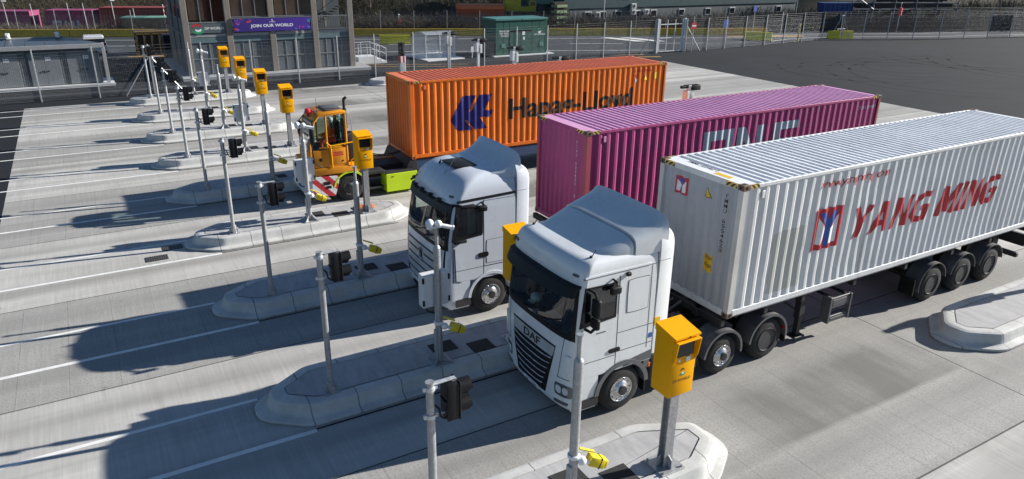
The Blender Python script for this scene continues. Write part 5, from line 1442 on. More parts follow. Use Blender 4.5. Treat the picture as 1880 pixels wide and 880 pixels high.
mb.box(45.7, 46.05, 45.2, 45.4, 1.28, 1.42, .01)
mb.build('leaf_frame', M['galv_light'], t)
t = thing('wire_fence', 'weathered mesh fence standing behind the yellow barriers in front of the scrub', 'fence', tuple(bpt(30, 1.4)), 'perimeter fences')
fence_run(t, [tuple(bpt(-14 + 3.6 * k, 1.5).xy) for k in range(26)], 2.5)
t = thing('wire_fence', 'dark mesh fence in front of the scrub bank at the far right', 'fence', (95, 48, 0), 'perimeter fences')
fence_run(t, [(79.5, 53.6), (83.5, 52.8), (87.5, 51.9), (91.5, 51.0), (95.5, 50.1), (99.5, 49.2), (103.5, 48.3), (107.5, 47.4), (111.5, 46.5), (115.5, 45.6)], 2.6)

# ------------------------------------------------------------------ barriers
yb_mat = paint("barrier_yellow", (.66, .42, .06), .7, 0, .25, .55, (.12, .10, .04), 2.5, True, bump=.2)
lime_b = paint("barrier_lime", (.78, .68, .03), .6, 0, .12, .3, (.2, .2, .03), 2)
def barrier_mesh(name, L, h, m, base, ang):
    mb = MB(); R = Matrix.Rotation(ang, 3, 'Z')
    pts = [(-.24, 0), (-.24, .10), (-.12, .32), (-.09, h), (.09, h), (.12, .32), (.24, .10), (.24, 0)]
    mb.loft([[Vector(base) + R @ Vector((x, u, w)) for u, w in pts] for x in (-L / 2 + .02, L / 2 - .02)])
    return mb.build(name, m, origin=base, sharp=25)
bang = math.atan2(BD.y, BD.x)
b0 = None
for k in range(29):
    s = -12 + 3.0 * k
    p = bpt(s, 0)
    if b0 is None:
        b0 = barrier_mesh('road_barrier', 3.0, .74, yb_mat, p, bang)
        tag(b0, 'weathered yellow concrete barrier block in the long row along the far road', 'barrier', 'yellow barrier row')
    else:
        c = b0.copy(); COL.objects.link(c); c.location = p
for (p, a, lab) in (((23.75, 61.6, 0), -.35, 'lime yellow barrier block on the road right of the office building'), ((60.8, 49.6, 0), -.9, 'lime yellow barrier block behind the fence near the banded bollard'), ((70.9, 46.9, 0), -.4, 'lime yellow barrier block with a steel trestle standing over it')):
    tag(barrier_mesh('lime_barrier', 3.0, .85, lime_b, p, a), lab, 'barrier', 'loose lime barriers')
mb = MB()
for dx in (-.85, .85):
    for dy in (-.5, .5): mb.tube([(70.9 + dx, 46.9 + dy * 1.3, 0), (70.9 + dx * .1, 46.9, 2.5)], .03, 6)
mb.tube([(70.2, 46.9, 1.05), (71.6, 46.9, 1.05)], .025, 6); mb.box(70.7, 71.1, 46.8, 47.0, 2.46, 2.54)
tag(mb.build('steel_trestle', M['galv'], origin=(70.9, 46.9, 0)), 'grey steel trestle standing over the lime yellow barrier block', 'trestle')
for p, lab in (((64.6, 47.4, 0), 'yellow and black banded bollard post behind the right fence'), ((1.1, 62.4, 0), 'yellow and black banded bollard post left of the office building')):
    mb = MB(); mb.cyl(p, (p[0], p[1], 1.7), .10, .10, 14); mb.sphere((p[0], p[1], 1.7), .10)
    tag(mb.build('bollard', M['haz_post'], origin=p), lab, 'bollard', 'banded bollards')

# ------------------------------------------------------------------ office building
clad = paint("grey_cladding", (.075, .092, .105), .5, 0, .15, .12, (.12, .12, .12), .8)
panel = paint("shutter_grey", (.10, .12, .135), .5, 0, .12, .2, (.07, .07, .07), .8)
clad2 = paint('grey_mullion', (.20, .215, .22), .5, 0, .1)
colc = paint("column_stone", (.21, .185, .165), .7, 0, .15, .25, (.15, .13, .11), 1.5)
pale = paint("pale_band", (.32, .33, .34), .6, 0, .1, .2)
win = paint("office_glass", (.014, .014, .016), .06, 0, .2, spec=.6)
warm = paint("window_reflection_brown", (.06, .034, .022), .4, 0, .6, .5, (.02, .02, .02), 1.2)  # brownish interior reflections, painted as panels on the upper windows
BX0, BX1, BY0, BY1 = 3.15, 14.95, 47.55, 57.5
t = thing('office_building', 'two storey grey office building with stone columns, a blue banner and a balcony', 'office building', (9, 52, 0))
mb = MB(); mb.box(BX0 - .5, BX1 + 1.0, BY0 - .75, BY1 + .3, 0, .24, .01); mb.build('plinth', pale, t)
mb = MB(); mb.box(BX0 - .5, BX1 + .9, BY0 - .765, BY0 - .70, .17, .26); mb.build('plinth_edge', M['haz_dots'] if 'haz_dots' in M else M['white_box'], t)
mb = MB(); mb.box(BX0 + .12, BX1 - .15, BY0 + .18, BY1, .24, 2.9); mb.box(BX0 + .12, 11.9, BY0 + .18, BY1, 2.9, 6.4); mb.box(11.9, BX1 - .15, BY0 + 2.6, BY1, 2.9, 6.4); w_ = mb.build('wall', clad, t)
mb = MB(); mb.box(BX0 - .1, BX1 + .1, BY0 - .1, BY1 + .1, 6.2, 6.55, .02); mb.build('roof', clad, t)
cols = [3.35, 6.12, 9.05, 12.12, 14.80]
for x in cols:
    mb = MB(); mb.box(x - .20, x + .20, BY0 - .06, BY0 + .3, .24, 6.2, .015); mb.build('column', colc, t)
for x0_, x1_ in zip(cols[:-1], cols[1:]):
    a, b = x0_ + .2, x1_ - .2
    mb = MB(); mb.box(a, b, BY0 + .05, BY0 + .22, 2.78, 2.98, .01); mb.build('floor_band', pale, t)
    mb = MB(); mb.box(a, b, BY0 + .12, BY0 + .2, .3, 2.36); g = mb.build('ground_floor_panel', panel, w_)
    mb = MB(); n = 4
    for k in range(1, n): mb.box(a + (b - a) * k / n - .03, a + (b - a) * k / n + .03, BY0 + .09, BY0 + .13, .3, 2.36)
    mb.box(a, b, BY0 + .08, BY0 + .13, 1.28, 1.34); mb.build('mullion', clad2, g)
    mb = MB(); mb.box(a, b, BY0 + .06, BY0 + .2, 2.4, 2.76); mb.build('fascia', paint("teal_fascia", (.11, .17, .19), .5, 0, .1), w_)
for k, (x0_, x1_) in enumerate(zip(cols[:3], cols[1:4])):
    a, b = x0_ + .2, x1_ - .2
    mb = MB(); mb.box(a, b, BY0 + .1, BY0 + .19, 3.75 if k == 0 else 3.95, 5.9); f = mb.build('window', win, w_)
    mb = MB(); mb.box(a + .1, a + (b - a) * (.45 if k == 0 else .95), BY0 + .085, BY0 + .101, 3.9 if k == 0 else 4.1, 5.8); mb.build('reflection_panel', warm, f)
    mb = MB()
    for j in range(4): mb.box(a + (b - a) * j / 3 - .025, a + (b - a) * j / 3 + .025, BY0 + .05, BY0 + .13, 3.75 if k == 0 else 3.95, 5.9)
    mb.box(a, b, BY0 + .04, BY0 + .13, 3.70 if k == 0 else 4.02, 3.78 if k == 0 else 4.08); mb.build('window_frame', M['fence'], f)
# sign on the first bay, with emblem and lettering
mb = MB(); mb.box(3.56, 5.92, BY0 - .01, BY0 + .1, 3.04, 3.66, .01); s_ = mb.build('sign_panel', paint("sign_grey", (.09, .115, .125), .5, 0, .1), t)
place_bm(text_bm('DP WORLD', 1.22, .165, .02), 'lettering', M['white_ink'], s_, (4.55, BY0 - .014, 3.27))
swirl(s_, 4.08, 3.33, .60, lambda d: (0, BY0 - .013 - d, 0), sx=1.5)
# banner across bays two and three
mb = MB(); mb.box(6.42, 11.72, BY0 - .16, BY0 - .13, 3.06, 3.92, .006)
tb = NT("banner_violet"); X = tb.xyz(); tb.out(tb.mix(tb.ramp(X[0], -2.6, 2.7), (.030, .012, .17), (.06, .02, .30)), .5)
bn = mb.build('banner', tb.m, t)
place_bm(text_bm('JOIN OUR WORLD', 2.95, .27, .028), 'lettering', M['white_ink'], bn, (7.55, BY0 - .163, 3.27))
place_bm(text_bm('DP WORLD', .42, .07, .01), 'lettering', M['white_ink'], bn, (8.85, BY0 - .163, 3.64)); swirl(bn, 9.06, 3.78, .14, lambda d: (0, BY0 - .162 - d, 0), ('white_ink', 'white_ink', 'white_ink'))
rnd = random.Random(5)
fl = [paint("flower_" + n, c, .5) for n, c in (('magenta', (.50, .03, .20)), ('red', (.55, .05, .06)), ('violet', (.16, .07, .5)), ('blue', (.05, .16, .6)), ('green', (.03, .35, .25)))]
def petals(cx, cz, n, sp, mats):
    for k in range(n):
        x, z = cx + rnd.uniform(-sp[0], sp[0]), cz + rnd.uniform(-sp[1], sp[1]); r = rnd.uniform(.05, .13); a = rnd.uniform(0, pi)
        pts = [(x + r * cos(q) * cos(a) - .5 * r * sin(q) * sin(a), min(3.91, max(3.07, z + r * cos(q) * sin(a) + .5 * r * sin(q) * cos(a)))) for q in [2 * pi * i / 8 for i in range(8)]]
        place_bm(poly_bm([pts]), 'flower', mats[k % len(mats)], bn, (0, BY0 - .1625 - .0006 * (k + 1), 0))
petals(6.62, 3.45, 9, (.13, .38), fl[:3]); petals(7.2, 3.80, 9, (.5, .1), fl[:4]); petals(11.1, 3.20, 9, (.5, .1), fl[:4]); petals(11.6, 3.5, 8, (.1, .35), fl[2:])
# railings
mb = MB()
mb.box(6.35, 11.9, BY0 - .12, BY0 - .07, 3.95, 4.0)
for x in (6.36, 7.6, 9.0, 10.4, 11.85): mb.box(x - .02, x + .02, BY0 - .12, BY0 - .08, 3.0, 3.98)
mb.box(12.34, 14.6, BY0 - .05, BY0 - .0, 3.95, 4.0); mb.box(12.34, 14.6, BY0 - .05, BY0 - .01, 3.04, 3.07)
for k in range(19): mb.box(12.36 + k * .123, 12.375 + k * .123, BY0 - .04, BY0 - .02, 3.05, 3.97)
mb.build('railing', M['fence'], t)
mb = MB(); mb.box(12.0, 14.7, BY0 + .22, BY0 + 2.6, 2.85, 2.98)
for k in range(9): mb.box(12.5 + k * .24, 12.76 + k * .24, BY0 + 1.5, BY0 + 2.4, 3.0 + k * .18, 3.05 + k * .18)
mb.tube([(12.5, BY0 + 1.5, 3.9), (14.7, BY0 + 1.5, 5.4)], .025, 6); mb.build('stair', M['chassis'], t)
for x in (12.75, 13.6): 
    mb = MB(); mb.box(x - .09, x + .09, BY0 + 2.3, BY0 + 2.5, 2.98, 6.2); mb.build('column', colc, t)
# left flank with windows and pipe
for y in (49.2, 51.2, 53.4, 55.4):
    mb = MB(); mb.box(BX0 + .10, BX0 + .14, y, y + .8, 3.9, 4.8); f = mb.build('window', win, w_)
    mb = MB(); mb.box(BX0 + .085, BX0 + .11, y - .05, y + .85, 3.85, 3.90); mb.build('sill', pale, f)
mb = MB(); mb.box(BX0 + .06, BX0 + .13, BY0 + .3, BY1, 2.80, 2.96); mb.box(BX0 + .06, BX0 + .13, BY0 + 3.0, BY0 + 3.1, .3, 6.2); mb.box(BX0 + .06, BX0 + .13, BY0 + 6.2, BY0 + 6.3, .3, 6.2); mb.build('flank_band', panel, w_)
# steps with rail at right
t2 = thing('access_steps', 'white concrete steps with a galvanised handrail at the right end of the office building', 'steps', (16.2, 49.8, 0))
mb = MB(); mb.box(15.95, 17.5, 49.6, 51.2, 0, .55, .01); mb.box(17.5, 17.9, 49.6, 51.2, 0, .36, .01); mb.box(17.9, 18.3, 49.6, 51.2, 0, .18, .01); mb.build('tread', M['white_box'], t2)
mb = MB()
for y in (49.65, 51.15):
    mb.tube([(15.95, y, 1.55), (17.5, y, 1.55), (18.3, y, 1.15)], .025, 6); mb.tube([(15.95, y, 1.1), (17.5, y, 1.1), (18.3, y, .7)], .02, 6)
    for x, z in ((15.97, .55), (16.7, .55), (17.48, .55), (18.28, 0)): mb.cyl((x, y, z), (x, y, z + (1.0 if x < 18 else 1.15)), .022, .022, 6)
mb.build('handrail', M['galv_light'], t2)

# ------------------------------------------------------------------ grey store shed at left
t = thing('store_shed', 'low dark grey store with double doors and a sloping panelled roof at the left edge', 'shed', (-8, 49.5, 0))
sx0, sx1, sy0, sy1 = -15.5, -1.75, 47.7, 49.9
mb = MB(); mb.box(sx0, sx1 + .3, sy0 - .5, sy1, 0, .16, .01); mb.box(sx0, sx1 + .35, sy0 - .52, sy0 - .44, .10, .18); mb.build('plinth', M['white_box'], t)
mb = MB(); mb.box(sx0, sx1 - .45, sy0, sy1, .16, 2.42); w_ = mb.build('wall', panel, t)
mb = MB(); mb.box(sx0, sx1 + .05, sy0 - .35, sy0 - .22, 2.42, 2.68, .01); mb.build('fascia', pale, t)
for x in (sx1 - .02, -15.4):
    mb = MB(); mb.box(x - .1, x + .1, sy0 - .34, sy0 - .12, .16, 2.42, .01); mb.build('column', pale, t)
n = 13
for k in range(n):
    a = sx0 + (sx1 - sx0) * k / n; b = sx0 + (sx1 - sx0) * (k + 1) / n
    mb = MB(); mb.loft([[(x, sy0 - .25, 2.62), (min(x, -3.9), sy1 + .2, 2.82), (min(x, -3.9), sy1 + .2, 2.89), (x, sy0 - .25, 2.69)] for x in (a + .012, b - .012)]); mb.build('roof_panel', paint("roof_sheet", (.085, .10, .115), .35, .2, .1) if k == 0 else bpy.data.materials["roof_sheet"], t)
mb = MB(); mb.box(sx0, -3.9, sy1 + .1, sy1 + .25, 2.82, 2.94); mb.build('ridge_cap', pale, t)
k = 0
for x in (-14.6, -12.5, -10.4, -8.2, -6.0, -3.9):
    mb = MB(); mb.box(x - .12, x + 1.82, sy0 - .05, sy0 + .02, .18, 2.30, .006); fr = mb.build('door_frame', clad, w_)
    for j in (0, 1):
        mb = MB(); mb.box(x + .01 + .85 * j, x + .84 + .85 * j, sy0 - .075, sy0 - .03, .2, 2.22, .006); d = mb.build('door', paint("store_door", (.16, .18, .195), .5, 0, .12, .2) if k == 0 else bpy.data.materials["store_door"], w_)
        mb = MB(); mb.box(x + (.66 if j == 0 else .92), x + (.80 if j == 0 else 1.06), sy0 - .12, sy0 - .07, 1.05, 1.12, .006); mb.build('handle', M['black'], d)
        k += 1
    mb = MB(); mb.box(x + .92, x + 1.22, sy0 - .08, sy0 - .07, 1.75, 1.95); pl = mb.build('number_plate', M['white_plastic'], w_)
    mb = MB(); mb.box(x + .97, x + 1.05, sy0 - .083, sy0 - .079, 1.81, 1.89); mb.box(x + 1.10, x + 1.17, sy0 - .083, sy0 - .079, 1.81, 1.89); mb.build('numeral', M['fence'], pl)
for x, lab in ((-13.0, 'leftmost'), (-6.9, 'middle'), (-4.2, 'rightmost')):
    mb = MB(); mb.box(x - .12, x + .12, sy1 - .2, sy1 + .1, 2.9, 3.25, .02); mb.cyl((x, sy1 - .1, 3.1), (x + .05, sy1 - .55, 3.0), .07)
    tag(mb.build('roof_camera', M['white_plastic'], origin=(x, sy1, 3.05)), lab + ' of the white floodlights on the roof of the grey store shed', 'floodlight')

# ------------------------------------------------------------------ green substation
gr = paint("green_housing", (.012, .085, .062), .45, 0, .12, .15, (.03, .06, .05), 1)
grt = paint("green_housing_roof", (.06, .19, .17), .45, 0, .12, .25, (.1, .16, .15), 1)
gx0, gx1, gy0, gy1 = 28.15, 33.35, 49.2, 51.6
t = thing('substation_housing', 'dark green metal equipment housing with a pale flat roof behind the fence', 'equipment housing', (30.8, 50.4, 0))
mb = MB(); mb.box(gx0 - .35, gx1 + .6, gy0 - .35, gy1 + .3, 0, .10, .01); mb.build('slab', M['white_box'], t)
mb = MB(); mb.box(gx0, gx1, gy0, gy1, .10, 3.0, .01); b = mb.build('wall', gr, t)
for x0_, x1_ in ((gx0 - .06, 30.7), (30.74, gx1 + .06)):
    mb = MB(); mb.box(x0_, x1_, gy0 - .08, gy1 + .08, 3.0, 3.16, .02); mb.build('roof', grt, t)
mb = MB(); mb.box(29.55, 31.75, gy0 - .03, gy0, .25, 2.2, .008); d = mb.build('door', gr, b)
mb = MB(); mb.box(29.6, 31.7, gy0 - .035, gy0 - .028, 2.0, 2.18); mb.box(30.64, 30.66, gy0 - .036, gy0 - .028, .25, 2.2)
for x in (28.9, 29.5, 31.8, 32.6): mb.box(x - .01, x + .01, gy0 - .006, gy0, .15, 2.95)
mb.build('panel_gap', M['black'], b)
mb = MB(); mb.box(30.78, 31.05, gy0 - .04, gy0 - .03, 1.75, 2.05); mb.box(30.85, 31.05, gy0 - .04, gy0 - .03, 1.35, 1.6); mb.build('notice', M['white_plastic'], d)
mb = MB()
for x in (28.7, 32.6): mb.prism([(gy0 - .05, .75), (gy0 - .02, 1.1), (gy0, 1.1), (gy0, .75)], 'x', x, x + .4)
mb.build('louvre', grt, b)
for k, (txt, w) in enumerate((('TRADE HERE', 1.15), ('THE WORLD', 1.05), ('TURNING', .8))): place_bm(text_bm(txt, w, .14, .02), 'lettering', M['white_ink'], b, (28.45 + (1.15 - w) / 2, gy0 - .003, 2.05 - .2 * k))
place_bm(text_bm('DP WORLD', 1.1, .14, .02), 'lettering', M['white_ink'], b, (32.05, gy0 - .008, 1.68)); swirl(b, 32.55, 2.05, .4, lambda q: (0, gy0 - .007 - q, 0), ('green_ink', 'white_ink', 'white_ink'))
mb = MB(); mb.box(gx0 - .7, gx0 - .02, gy0 + .2, gy1 - .5, .1, 1.3, .02); c_ = mb.build('meter_cabinet', M['chassis_grey'], t)
mb = MB(); mb.box(gx0 - .71, gx0 - .70, gy0 + 1.2, gy0 + 1.24, .15, 1.25); mb.build('panel_gap', M['black'], c_)

# ------------------------------------------------------------------ cycle shelter
t = thing('cycle_shelter', 'clear curved cycle shelter with steel hoops on a pale slab behind the fence', 'cycle shelter', (23.3, 51, 0))
mb = MB(); mb.poly([(21.6, 48.9, .07), (25.2, 49.3, .07), (24.9, 54.0, .07), (21.3, 53.6, .07)]); mb.loft([[(21.6, 48.9, z), (25.2, 49.3, z), (24.9, 54.0, z), (21.3, 53.6, z)] for z in (0, .069)]); mb.build('slab', M['white_box'], t)
ar = [(50.2, 2.0), (50.9, 2.12), (51.8, 2.1), (52.6, 1.85), (53.1, 1.4), (53.2, .8), (53.2, .12)]
mb = MB()
for x in (22.0, 23.3, 24.7):
    mb.tube([(x, y, z) for y, z in ar], .035, 6); mb.tube([(x, 50.2, .07), (x, 50.2, 2.0)], .035, 6)
mb.tube([(22.0, 50.2, 2.0), (24.7, 50.2, 2.0)], .035, 6); mb.tube([(22.0, 53.2, .3), (24.7, 53.2, .3)], .03, 6); mb.build('frame', M['galv_light'], t)
mb = MB(); mb.loft([[(x, y, z + .02) for y, z in ar] for x in (22.0, 24.7)], False); mb.build('roof_sheet', M['poly'], t)
for x in (22.0, 24.7):
    mb = MB(); mb.poly([(x, y, z) for y, z in ar] + [(x, 50.2, .12)]); mb.build('end_sheet', M['poly'], t)
mb = MB()
for x in (22.5, 23.2, 23.9): mb.tube([(x, 50.9, .07), (x, 50.9, .75), (x, 51.0, .85), (x, 51.5, .85), (x, 51.6, .75), (x, 51.6, .07)], .025, 8)
mb.build('hoop', M['galv_light'], t)
mb = MB(); mb.cyl((26.0, 49.5, 0), (26.0, 49.5, .5), .03); mb.box(25.88, 26.12, 49.46, 49.49, .5, .95, .005)
tag(mb.build('notice_board', M['white_plastic'], origin=(26, 49.5, 0)), 'small white notice on a short post between the shelter and the green housing', 'notice')

# ------------------------------------------------------------------ bagged signal and signs
t = thing('bagged_signal', 'signal wrapped in black plastic on a grey pillar with red and white band', 'signal', (17.2, 43.6, 0))
mb = MB(); mb.box(16.98, 17.42, 43.42, 43.78, 0, .86, .02); mb.build('pillar', M['galv_light'], t)
mb = MB(); mb.box(16.97, 17.43, 43.41, 43.79, .86, 1.34, .012); mb.build('striped_band', hazard_paint("red_white_band", (.5, .03, .04), (.75, .75, .75), .29, (1, 0, 0)), t)
rnd = random.Random(3); mb = MB()
mb.loft([[(17.2 + (.24 + rnd.uniform(-.03, .03)) * cos(2 * pi * i / 14), 43.6 + (.2 + rnd.uniform(-.03, .03)) * sin(2 * pi * i / 14), z) for i in range(14)] for z in (1.34, 1.45, 1.6, 1.75, 1.9, 2.05, 2.2, 2.28)]); mb.build('bag', M['black'], t)
t = thing('road_sign', 'round red no entry sign on a post at the right of the gate', 'road sign', (46.9, 45.0, 0))
mb = MB(); mb.cyl((46.9, 45.0, 0), (46.9, 45.0, 3.2), .04); mb.build('post', M['galv'], t)
mb = MB(); mb.lathe([(.34, -.012), (.34, .012)], (46.9, 44.93, 2.35), 'y', 24); d = mb.build('disc', M['red_ink'], t)
mb = MB(); mb.box(46.65, 47.15, 44.912, 44.918, 2.29, 2.41); mb.build('bar', M['white_ink'], d)
def post_sign(x, y, h, lab, m, w, hh, name='road_sign', cat='road sign'):
    t = thing(name, lab, cat, (x, y, 0))
    mb = MB(); mb.cyl((x, y, 0), (x, y, h), .045); mb.build('post', M['galv'], t)
    mb = MB(); mb.box(x - w / 2, x + w / 2, y - .06, y - .045, h - hh, h, .004); d = mb.build('plate', m, t); return d
post_sign(64.5, 53.8, 3.2, 'small blue round topped sign on a pale post in front of the warehouse', M['blue_ink'], .6, .6)
d = post_sign(58.9, 52.6, 1.9, 'square blue and white sign low behind the right fence', M['blue_ink'], .75, .8)
def flag_pole(x, y, h, lab, z0):
    t = thing('marker_flag', lab, 'flag', (x, y, z0))
    mb = MB(); mb.cyl((x, y, z0), (x, y, z0 + h), .035, .03, 8); mb.sphere((x, y, z0 + h), .08); mb.build('pole', M['white_plastic'], t)
    mb = MB(); mb.loft([[(x + .03 + (.26 + .03 * sin(k)) * cos(a), y + .16 * sin(a), z0 + h - .55 - k * .18) for a in [2 * pi * i / 10 for i in range(10)]] for k in range(6)]); mb.build('flag', paint("flag_red", (.72, .09, .10), .7) if 'flag_red' not in bpy.data.materials else bpy.data.materials['flag_red'], t)
q = bpt(92, 2.6)
flag_pole(q.x, q.y, 3.4, 'pinkish red flag sleeve hanging from a white pole at the upper right', 0)
q = bpt(31.2, 3.0)
flag_pole(q.x, q.y, 1.95, 'small orange red flag sleeve in front of the scrub right of the office building', 0)

# ------------------------------------------------------------------ parked car
t = thing('parked_car', 'white hatchback parked behind the grey store shed', 'car', (-1.9, 66.5, 0))
cpaint = paint("car_white", (.78, .79, .80), .25, 0, .03, coat=.5)
x0, x1, y0, y1 = -2.85, -.95, 64.4, 68.8
def csec(y, hw, z0, z1, tp): cx = (x0 + x1) / 2; return [(cx - hw, y, z0), (cx - hw - .03, y, (z0 + z1) / 2), (cx - hw * tp, y, z1), (cx + hw * tp, y, z1), (cx + hw + .03, y, (z0 + z1) / 2), (cx + hw, y, z0)]
mb = MB(); mb.loft([csec(y, hw, .28, z, .96) for y, hw, z in ((y0, .80, .75), (y0 + .1, .86, .98), (y0 + .9, .89, 1.0), (y0 + 2.6, .89, .97), (y1 - .5, .86, .86), (y1 - .05, .8, .68), (y1, .7, .6))]); b = mb.build('body', cpaint, t)
mb = MB(); mb.loft([csec(y, hw, .95, z, .80) for y, hw, z in ((y0 + .08, .80, 1.0), (y0 + .35, .80, 1.30), (y0 + 1.2, .80, 1.34), (y0 + 2.2, .80, 1.30), (y0 + 3.1, .80, .98))]); g = mb.build('glasshouse', M['glass_dark'], t)
mb = MB(); mb.loft([csec(y, hw, z, z + .17, .9) for y, z, hw in ((y0 + .22, 1.24, .74), (y0 + .6, 1.27, .76), (y0 + 1.6, 1.29, .76), (y0 + 2.4, 1.25, .74))]); mb.build('roof', cpaint, t)
for x in (x0 + .18, x1 - .18):
    mb = MB(); mb.box(x - .1, x + .1, y0 - .01, y0 + .06, .72, .92, .02); mb.build('tail_lamp', M['red_lens'], t)
for s, x in ((-1, x0 + .2), (1, x1 - .2)):
    for y in (y0 + .8, y1 - .8):
        mb = MB(); mb.lathe([(.17, -.1), (.3, -.1), (.32, -.06), (.32, .06), (.3, .1), (.17, .1)], (x, y, .32), 'x', 20); w = mb.build('wheel', M['rubber'], t)
        mb = MB(); mb.lathe([(.2, -.08), (.2, .08)], (x, y, .32), 'x', 16); mb.build('rim', M['chrome'], w)
mb = MB(); mb.box(-2.15, -1.65, y0 - .03, y0 + .02, .60, .72); mb.build('plate', M['yellow_ink'], t)

# ------------------------------------------------------------------ skips, tanks and machines beyond the road
def skip(lab, x, y, z, L, Wd, H, m, ang, name='waste_skip', cat='skip', top=None):
    t = thing(name, lab, cat, (x, y, z)); R = Matrix.Rotation(ang, 3, 'Z'); o = Vector((x, y, z))
    def T(p): return o + R @ Vector(p)
    mb = MB(); mb.loft([[T(p) for p in ((-L / 2 + i, -Wd / 2 + i * .5, zz), (L / 2 - i, -Wd / 2 + i * .5, zz), (L / 2 - i, Wd / 2 - i * .5, zz), (-L / 2 + i, Wd / 2 - i * .5, zz))] for zz, i in ((0, .15), (H, 0))]); b = mb.build('shell', m, t)
    mb = MB(); n = int(L / .6)
    for k in range(n + 1):
        xx = -L / 2 + .05 + (L - .1) * k / n; mb.loft([[T((xx - .05, -Wd / 2 - .05, zz)), T((xx + .05, -Wd / 2 - .05, zz)), T((xx + .05, -Wd / 2 + .1, zz)), T((xx - .05, -Wd / 2 + .1, zz))] for zz in (.05, H)])
    mb.loft([[T((-L / 2, -Wd / 2 - .07, zz)), T((L / 2, -Wd / 2 - .07, zz)), T((L / 2, -Wd / 2 + .05, zz)), T((-L / 2, -Wd / 2 + .05, zz))] for zz in (H - .1, H + .02)]); mb.build('rib', m, b)
    if top:
        mb = MB(); mb.loft([[T((xx, (Wd / 2) * cos(a), H + .55 * sin(a))) for a in [pi * i / 10 for i in range(11)]] for xx in (-L / 2, -L / 6 - .03, -L / 6 + .03, L / 6, L / 2)]); mb.build('cover', top, t)
    return t
orange_s = paint("skip_orange", (.50, .085, .02), .5, 0, .25, .4, (.12, .04, .02), 1.5, True)
orange_t = paint("skip_cover", (.66, .17, .05), .5, 0, .2, .2)
pb = bpt(40.5, 5.5); skip('orange rail tank wagon with ribbed side beyond the road', pb.x, pb.y, 1.35, 5.4, 2.0, 1.1, orange_s, bang, 'tank_wagon', 'wagon', orange_t)
pb = bpt(84.4, 4.6); skip('dark blue steel skip by the end of the warehouse', pb.x, pb.y, 2.2, 3.9, 1.6, 1.1, paint("skip_blue", (.015, .05, .20), .5, 0, .2, .3, (.1, .1, .12), 2, True), bang)
t_ = skip('dark brown steel skip with striped rim beside the left flank of the office building', 2.6, 63.2, 0, 3.0, 2.2, 1.9, paint("skip_dark", (.05, .04, .03), .6, 0, .3, .4), 0)
mb = MB(); mb.box(1.1, 4.1, 62.05, 62.15, 1.72, 1.98); mb.build('striped_rim', M['haz_yb'], t_)
mb = MB(); mb.box(2.9, 4.9, 58.9, 60.4, 0, 1.9, .04); b_ = mb.build('generator_box', M['chassis'], origin=(3.9, 59.6, 0)); tag(b_, 'black generator box standing behind the office building flank', 'generator')
# yellow crushing machine
t = thing('crushing_machine', 'yellow and green crushing machine with an angled arm beyond the green housing', 'machine', tuple(bpt(46.3, 6.5)))
my = paint("machine_yellow", (.42, .38, .03), .5, 0, .2, .35, (.1, .09, .03)); mg = paint("machine_green", (.10, .22, .17), .5, 0, .2, .3)
def TB_(s, o, z): return bpt(s, o, z)
def sbox(mb, s0, s1, o0, o1, z0, z1):
    mb.loft([[TB_(s0, o0, z), TB_(s1, o0, z), TB_(s1, o1, z), TB_(s0, o1, z)] for z in (z0, z1)])
mb = MB(); sbox(mb, 43.6, 45.4, 6, 8, 2.1, 3.9); sbox(mb, 45.4, 47.2, 6, 7.5, 2.1, 2.6); mb.tube([TB_(44.2, 6.2, 2.5), TB_(46.0, 6.2, 3.9)], .16, 6); mb.build('body', my, t)
mb = MB(); sbox(mb, 46.6, 49.4, 6.4, 8.6, 2.9, 4.2); mb.build('hopper', mg, t)
mb = MB(); sbox(mb, 43.4, 47.4, 5.6, 6.0, 1.4, 2.05); sbox(mb, 47.2, 49.8, 6.2, 8.4, 1.3, 2.1)
for s in (47.4, 48.4, 49.3): sbox(mb, s, s + .12, 6.2, 6.32, 2.1, 2.95)
mb.build('undercarriage', M['chassis'], t)
mb = MB(); sbox(mb, 46.4, 47.2, 5.9, 6.6, 2.6, 3.3); c_ = mb.build('operator_cab', my, t)
mb = MB(); sbox(mb, 46.5, 47.1, 5.88, 5.9, 2.75, 3.2); mb.build('window', win, c_)

# ------------------------------------------------------------------ warehouse
wc = paint("warehouse_cladding", (.018, .055, .065), .5, 0, .15, .1)
ww = paint("warehouse_blockwork", (.115, .13, .135), .8, 0, .2, .3, (.08, .08, .075), 1.2)
t = thing('warehouse', 'long dark teal warehouse with a pale grey block base and small white framed windows', 'warehouse', (66, 72, 0))
wy = 66.0
mb = MB(); mb.box(46.5, 86, wy, wy + 14, 0, 2.45); w_ = mb.build('wall', ww, t)
mb = MB(); mb.box(46.4, 86.1, wy - .1, wy + 14.1, 2.45, 7.5, .03); c_ = mb.build('cladding', wc, t)
mb = MB(); mb.box(46.2, 86.3, wy - .2, wy + 14.3, 7.5, 7.7); mb.build('roof', wc, t)
for k, x in enumerate((52.1, 54.4, 57.3, 60.0, 64.6, 69.2, 73.6, 78.2, 82.6, 49.9)):
    mb = MB(); mb.box(x - .5, x + .5, wy - .06, wy + .02, 1.25, 2.1, .01); f = mb.build('window', M['white_box'], w_)
    mb = MB(); mb.box(x - .4, x + .4, wy - .075, wy - .05, 1.35, 2.0); mb.build('pane', win, f)
for x, z in ((51.1, 1.75), (56.5, 1.9), (58.6, 1.9), (56.5, 2.6)):
    mb = MB(); mb.box(x - .35, x + .35, wy - .45, wy - .1, z - .3, z + .3, .02); u = mb.build('cooling_unit', M['white_box'], w_)
    mb = MB(); mb.lathe([(.22, -.005), (.22, .005)], (x - .05, wy - .457, z), 'y', 16); mb.build('fan', M['chassis'], u)
